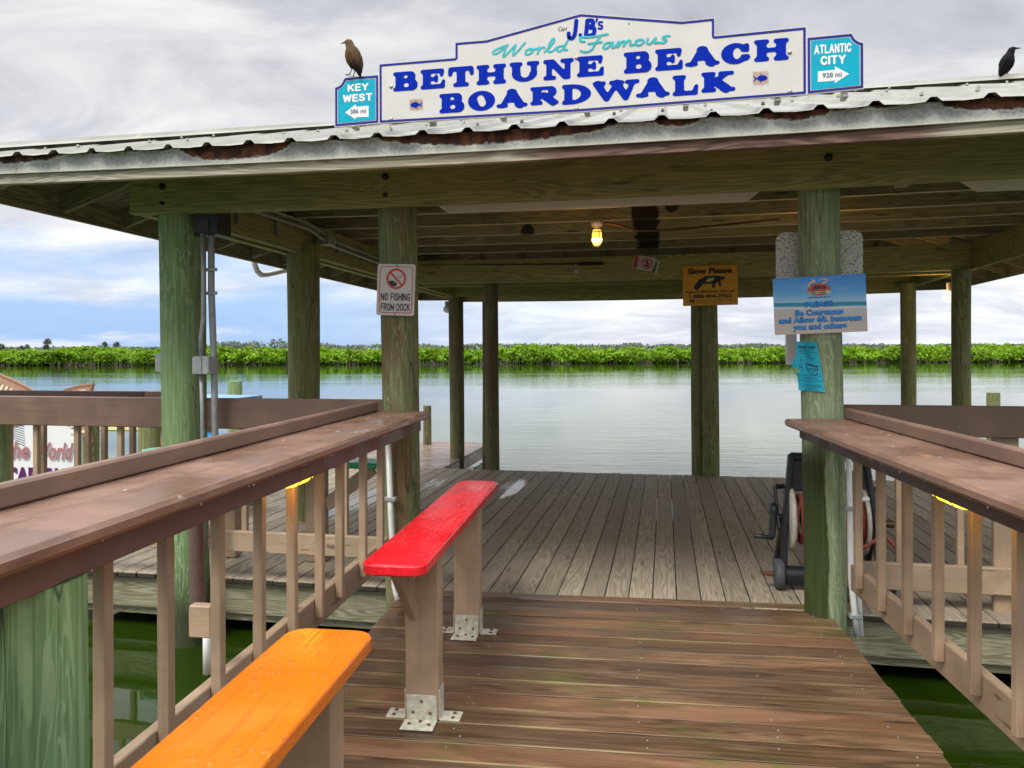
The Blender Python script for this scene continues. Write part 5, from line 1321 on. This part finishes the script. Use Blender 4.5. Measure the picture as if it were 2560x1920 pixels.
m = MB(); m.board((.672, 5.13, .47), (.655, 5.06, .31), .035, .06, (0, 1, .3), .014); m.lathe([(0, -.02), (.045, -.02), (.055, 0), (.045, .02), (0, .02)], (.675, 5.14, .47), (1, 0, 0), 16); m.build('crank', 'black_plastic', hr)
MB().cyl((.66, 5.06, .315), (.545, 5.06, .325), .014, n=12, bev=.003).build('crank_grip', 'black_plastic', hr)
m = MB(); m.cyl((1.29, 5.1, .42), (1.36, 5.1, .42), .018, n=10); m.cyl((1.33, 5.1, .42), (1.37, 5.1, .42), .024, n=8); m.build('spigot', 'brass', hr)
for x in (.665, 1.30):
    m = MB(); m.lathe([(0, 0), (.05, 0), (.06, .006), (.085, .006), (.092, .014), (.092, .05), (.085, .058), (.02, .058), (0, .056)], (x, 5.06, .094), (1, 0, 0), 26); m.build('wheel', 'grey_wheel', hr)
m = MB(); m.cyl((.735, 5.07, .085), (1.29, 5.07, .085), .062, n=18); m.build('axle_tube', 'black_plastic', hr)
MB().cyl((.60, 5.06, .094), (.66, 5.06, .094), .013, .016, n=10).build('axle_end', 'rust', hr)

# ================================================================== things standing in the water around the platform
m = MB(); m.cyl((-4.72, 6.5, -1.2), (-4.72, 6.5, .93), .118, .118, 20, 10, .03)
solo(m, 'piling', 'dark green piling just behind the left railing', 'piling', 'post_plain', (-4.72, 6.5, -.4), 'P', 'mooring pilings in the water')
m = MB(); m.cyl((-7.26, 12.2, -1.2), (-7.26, 12.2, .96), .125, .12, 16, 8, .03)
solo(m, 'piling', 'short green piling in the open water at left', 'piling', 'post_green', (-7.26, 12.2, -.4), 'P', 'mooring pilings in the water')
m = MB(); m.cyl((5.29, 14, -1.2), (5.29, 14, .757), .105, .10, 16, 8, .03)
solo(m, 'piling', 'short piling in the open water at far right', 'piling', 'post_plain', (5.29, 14, -.4), 'P', 'mooring pilings in the water')
m = MB(); m.cyl((-4.03, 12.9, -1.2), (-4.03, 12.9, .52), .075, .07, 14, 8, .03)
solo(m, 'piling', 'thin dark piling at the edge of the lower dock', 'piling', 'post_dark', (-4.03, 12.9, -.2), 'P', 'mooring pilings in the water')
yp = thing('boat_rail', 'pale yellow horizontal pole seen through the left railing', 'pole', (-6.4, 9.0, .4))
MB().board((-8.2, 9.0, .47), (-5.6, 9.0, .49), .06, .085, (0, 0, 1), .02).build('pole', 'yellow_paint', yp)
for x in (-7.9, -5.9): MB().cyl((x, 9.06, -1.0), (x, 9.06, .44), .05, n=12).build('post', 'post_plain', yp)
# fish board
fs = thing('fish_board', 'white painted board with a red drum fish and the World lettering behind the left railing', 'sign', (-5.9, 6.5, -.4))
fpl = plane((0, 6.5, 0), (1, 0, 0), (0, 0, 1))
m = MB(); m.prism([(-7.7, -.12), (-5.565, -.12), (-5.565, .80), (-7.7, .80)], fpl, -.02, 0); fbd = m.build('panel', 'white_paint', fs)
body = [(-8.5, .98)] + smooth_path([(-8.0, 1.10), (-7.2, 1.22), (-6.75, 1.15), (-6.35, 1.06), (-5.95, .97), (-5.60, .90)])
fish = [(-7.9, 1.28), (-7.0, 1.44), (-6.5, 1.31), (-6.2, 1.20), (-5.98, 1.10), (-5.80, 1.0), (-5.78, 1.06), (-5.66, 1.13), (-5.50, 1.168), (-5.345, 1.185), (-5.36, 1.12), (-5.43, .98), (-5.42, .85), (-5.37, .70), (-5.355, .62), (-5.44, .66), (-5.55, .735), (-5.72, .82), (-6.0, .80), (-6.5, .70), (-7.9, .62)]
s = SDF(-7.95, .55, -5.3, 1.5, .012); d = s.poly(fish); s.D = d
fo = MB().flat(s.mesh(), fpl, .004).build('fish', 'wing_pink', fbd); MB().prism(fish, fpl, -.016, .003).build('fish_back', 'fish_brown', fbd)
s.D = np.abs(d + .014) - .009; MB().flat(s.mesh(), fpl, .008).build('outline', 'fish_brown', fo)
m = MB(); s = SDF(-7.0, .6, -5.3, 1.4, .007)
for i in range(22):
    x = -6.98 + i * .048; zt = 1.40 - max(0, (x + 7.0)) * .36; s.u(s.cap(x + .05, zt - .03, x - .02, zt - .13, .013, .011))
for i in range(7): s.u(s.cap(-5.62 + .005 * i, 1.075 - i * .062, -5.44, 1.115 - i * .065, .010, .013))
m.flat(s.mesh(), fpl, .009); m.build('fin_rays', 'fish_cream', fo)
s = SDF(-6.7, .3, -6.0, .9, .006)
for i in range(9): s.u(s.cap(-6.30 + i * .010, .80 - i * .024, -6.12 + i * .002, .76 - i * .024, .004))
m = MB(); m.flat(s.mesh(), fpl, .003); m.build('scales', 'ink_grey', fbd)
m2 = MB()
for tx, xa, xb in (('the', -6.33, -6.07), ('World', -6.02, -5.60)):
    dd = ftext(tx, xa, .447, xb, .612, .03, .035); MB().flat(dd, fpl, .006).build('lettering', 'ink_rose', fbd); m2.flat(([(x + .012, y - .02) for x, y in dd[0]], dd[1]), fpl, .004)
m2.build('lettering_shadow', 'grey_plastic', fbd)
m = MB(); m.flat(ftext('CAPITAL', -6.33, .18, -5.59, .366, .06), fpl, .006); m.build('lettering', 'ink_purple', fbd)
for x in (-5.46, -7.0): MB().cyl((x, 6.60, -1.2), (x, 6.60, .98), .075, .075, 16, 8, .03).build('post', 'post_plain', fs)
m = MB(); m.cyl((-4.775, 4.80, -1.2), (-4.775, 4.80, 1.1), .10, .10, 16, 8, .03)
solo(m, 'piling', 'green piling at the left edge of the photo behind the left railing', 'piling', 'post_green', (-4.775, 4.80, -.4), 'P', 'mooring pilings in the water')

# ================================================================== far shore vegetation (frame C: x right, y away from the camera)
def leaves(centres, radii, per, size, squash=.8, shade=None):
    """leaf-sized quads spread through ellipsoid clumps"""
    n = len(centres); P = []; Rr = []
    for (c, r, k) in zip(centres, radii, per):
        q = np.random.normal(size=(k, 3)); q /= np.linalg.norm(q, axis=1)[:, None]
        rad = np.random.uniform(.55, 1.06, (k, 1)); q = q * rad
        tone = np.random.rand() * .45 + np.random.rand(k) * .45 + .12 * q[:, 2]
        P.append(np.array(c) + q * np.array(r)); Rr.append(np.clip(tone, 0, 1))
    P = np.concatenate(P); Rr = np.concatenate(Rr); N_ = len(P)
    a = np.random.normal(size=(N_, 3)); a /= np.linalg.norm(a, axis=1)[:, None]
    b = np.random.normal(size=(N_, 3)); b -= a * (a * b).sum(1)[:, None]; b /= np.linalg.norm(b, axis=1)[:, None]
    sz = size * np.random.uniform(.6, 1.3, (N_, 1))
    V = np.stack([P - a * sz, P + b * sz * .55, P + a * sz, P - b * sz * .55], 1).reshape(-1, 3)
    return V, Rr
def leaf_mesh(name, V, Rr, mat, base=(0, 0, 0)):
    me = bpy.data.meshes.new(name); n = len(V) // 4; V = V - np.array(base)
    me.vertices.add(len(V)); me.vertices.foreach_set('co', V.astype(np.float32).ravel())
    me.loops.add(n * 4); me.loops.foreach_set('vertex_index', np.arange(n * 4, dtype=np.int32))
    me.polygons.add(n); me.polygons.foreach_set('loop_start', np.arange(n, dtype=np.int32) * 4)
    a = me.attributes.new('rnd', 'FLOAT', 'POINT'); a.data.foreach_set('value', np.repeat(Rr, 4).astype(np.float32))
    me.materials.append(MATS[mat]); me.update(calc_edges=True); me.validate()
    o = bpy.data.objects.new(name, me); COL.objects.link(o); return o
cs_, rs_, ks_ = [], [], []
D0 = 97.
for i in range(430):
    x = np.random.uniform(-107, 107); row = i % 3
    y = D0 + row * 2.6 + np.random.uniform(-.9, .9); r = np.random.uniform(.9, 1.7)
    h = (1.42 + .12 * row + .17 * math.sin(x * .13 + 1.) + .15 * math.sin(x * .41) + np.random.uniform(-.38, .36)) * (1.10 if x < -5 else 1.)
    zc = WATER_Z + .08 + h * .5
    cs_.append((x, y, zc)); rs_.append((r * 1.15, r, h * .52)); ks_.append(400)
    for k in range(3):
        cs_.append((x + np.random.uniform(-1.2, 1.2), y + np.random.uniform(-.8, .4), zc + h * np.random.uniform(.1, .48))); rr = np.random.uniform(.3, .55); rs_.append((rr * 1.2, rr, rr * .75)); ks_.append(70)
for i in range(108):
    x = -107 + i * 2; cs_.append((x, D0 + 4 + random.uniform(-1, 1), WATER_Z + .95 + random.uniform(-.1, .1))); rs_.append((1.7, 1.2, 1.0)); ks_.append(260)
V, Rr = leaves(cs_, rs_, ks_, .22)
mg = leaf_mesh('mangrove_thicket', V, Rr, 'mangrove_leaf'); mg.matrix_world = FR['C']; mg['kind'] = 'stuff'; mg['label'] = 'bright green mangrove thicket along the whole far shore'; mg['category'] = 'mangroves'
m = MB()
for i in range(1150):
    x = random.uniform(-107, 107); y = D0 - 1.0 + random.uniform(-.4, .6); x2 = x + random.uniform(-.3, .3)
    m.tube([(x, y, WATER_Z - .05), (x2, y + .3, WATER_Z + random.uniform(.3, .6))], [.035, .03], 3, cap=False)
mr = m.build('mangrove_roots', 'bark'); mr.parent = mg; mr['kind'] = 'stuff'
# grey green wood far behind
cs_, rs_, ks_ = [], [], []
for i in range(240):
    x = np.random.uniform(-260, 260); y = np.random.uniform(245, 275)
    hgt = 2.7 + .25 * math.sin(x * .021 + 2) + np.random.uniform(-.3, .35)
    hgt += 2.0 * math.exp(-((x + 81) / 13) ** 2)
    r = np.random.uniform(2.5, 5.0); cs_.append((x, y, hgt * .55)); rs_.append((r * 1.3, r, hgt * .5)); ks_.append(260)
V, Rr = leaves(cs_, rs_, ks_, .5)
ft = leaf_mesh('distant_wood', V, Rr, 'far_leaf'); ft.matrix_world = FR['C']; ft['kind'] = 'stuff'; ft['label'] = 'grey green wood far behind the mangroves'; ft['category'] = 'woodland'
def palm(px, top_py, y, label, crown=1.0):
    x = (px - 1280) / 1940 * y; zt = 1.5 - (top_py - 872 - 0.0034 * (1280 - px)) / 1940 * y
    th = thing('palm_tree', label, 'palm', (x, y, 0), 'C', 'cabbage palms on the skyline')
    m = MB(); m.tube([(x, y, 0), (x + .15, y, zt * .5), (x, y, zt - .9)], [.26, .2, .18], 8); m.build('trunk', 'bark', th)
    cs2 = []; rs2 = []; ks2 = []
    n = 130; V = []; Rr = []
    for i in range(n):
        a = random.uniform(0, 6.28); e = random.uniform(-.75, 1.3); L = random.uniform(.8, 1.25) * crown
        d = Vector((math.cos(a) * math.cos(e), math.sin(a) * math.cos(e), math.sin(e))); o = Vector((x, y, zt - .95))
        sd_ = d.cross(Vector((0, 0, 1))).normalized() * .13
        p = o + d * L; V += [o + d * .2, o + d * L * .6 + sd_, p - Vector((0, 0, .22)), o + d * L * .6 - sd_]; Rr.append(.3 + random.random() * .7)
    o = leaf_mesh('crown', np.array([list(v) for v in V]), np.array(Rr), 'far_leaf', tuple(th['b'])); o.parent = th['o']
for px, ty, lab, cr in ((119, 846, 'tallest palm, its round crown standing clear of the skyline at far left', 1.25), (3, 858, 'palm crown cut by the left edge of the photo', 1.1), (68, 858, 'small palm between the edge palm and the tallest palm', .85), (115, 860, 'low palm crown right under the tallest palm', 1.0), (262, 852, 'left palm of the close pair left of the green corner post', .95), (292, 853, 'right palm of the close pair left of the green corner post', 1.1), (55, 862, 'low round palm crown second from the left edge', .95)):
    palm(px, ty, 215., lab, cr)
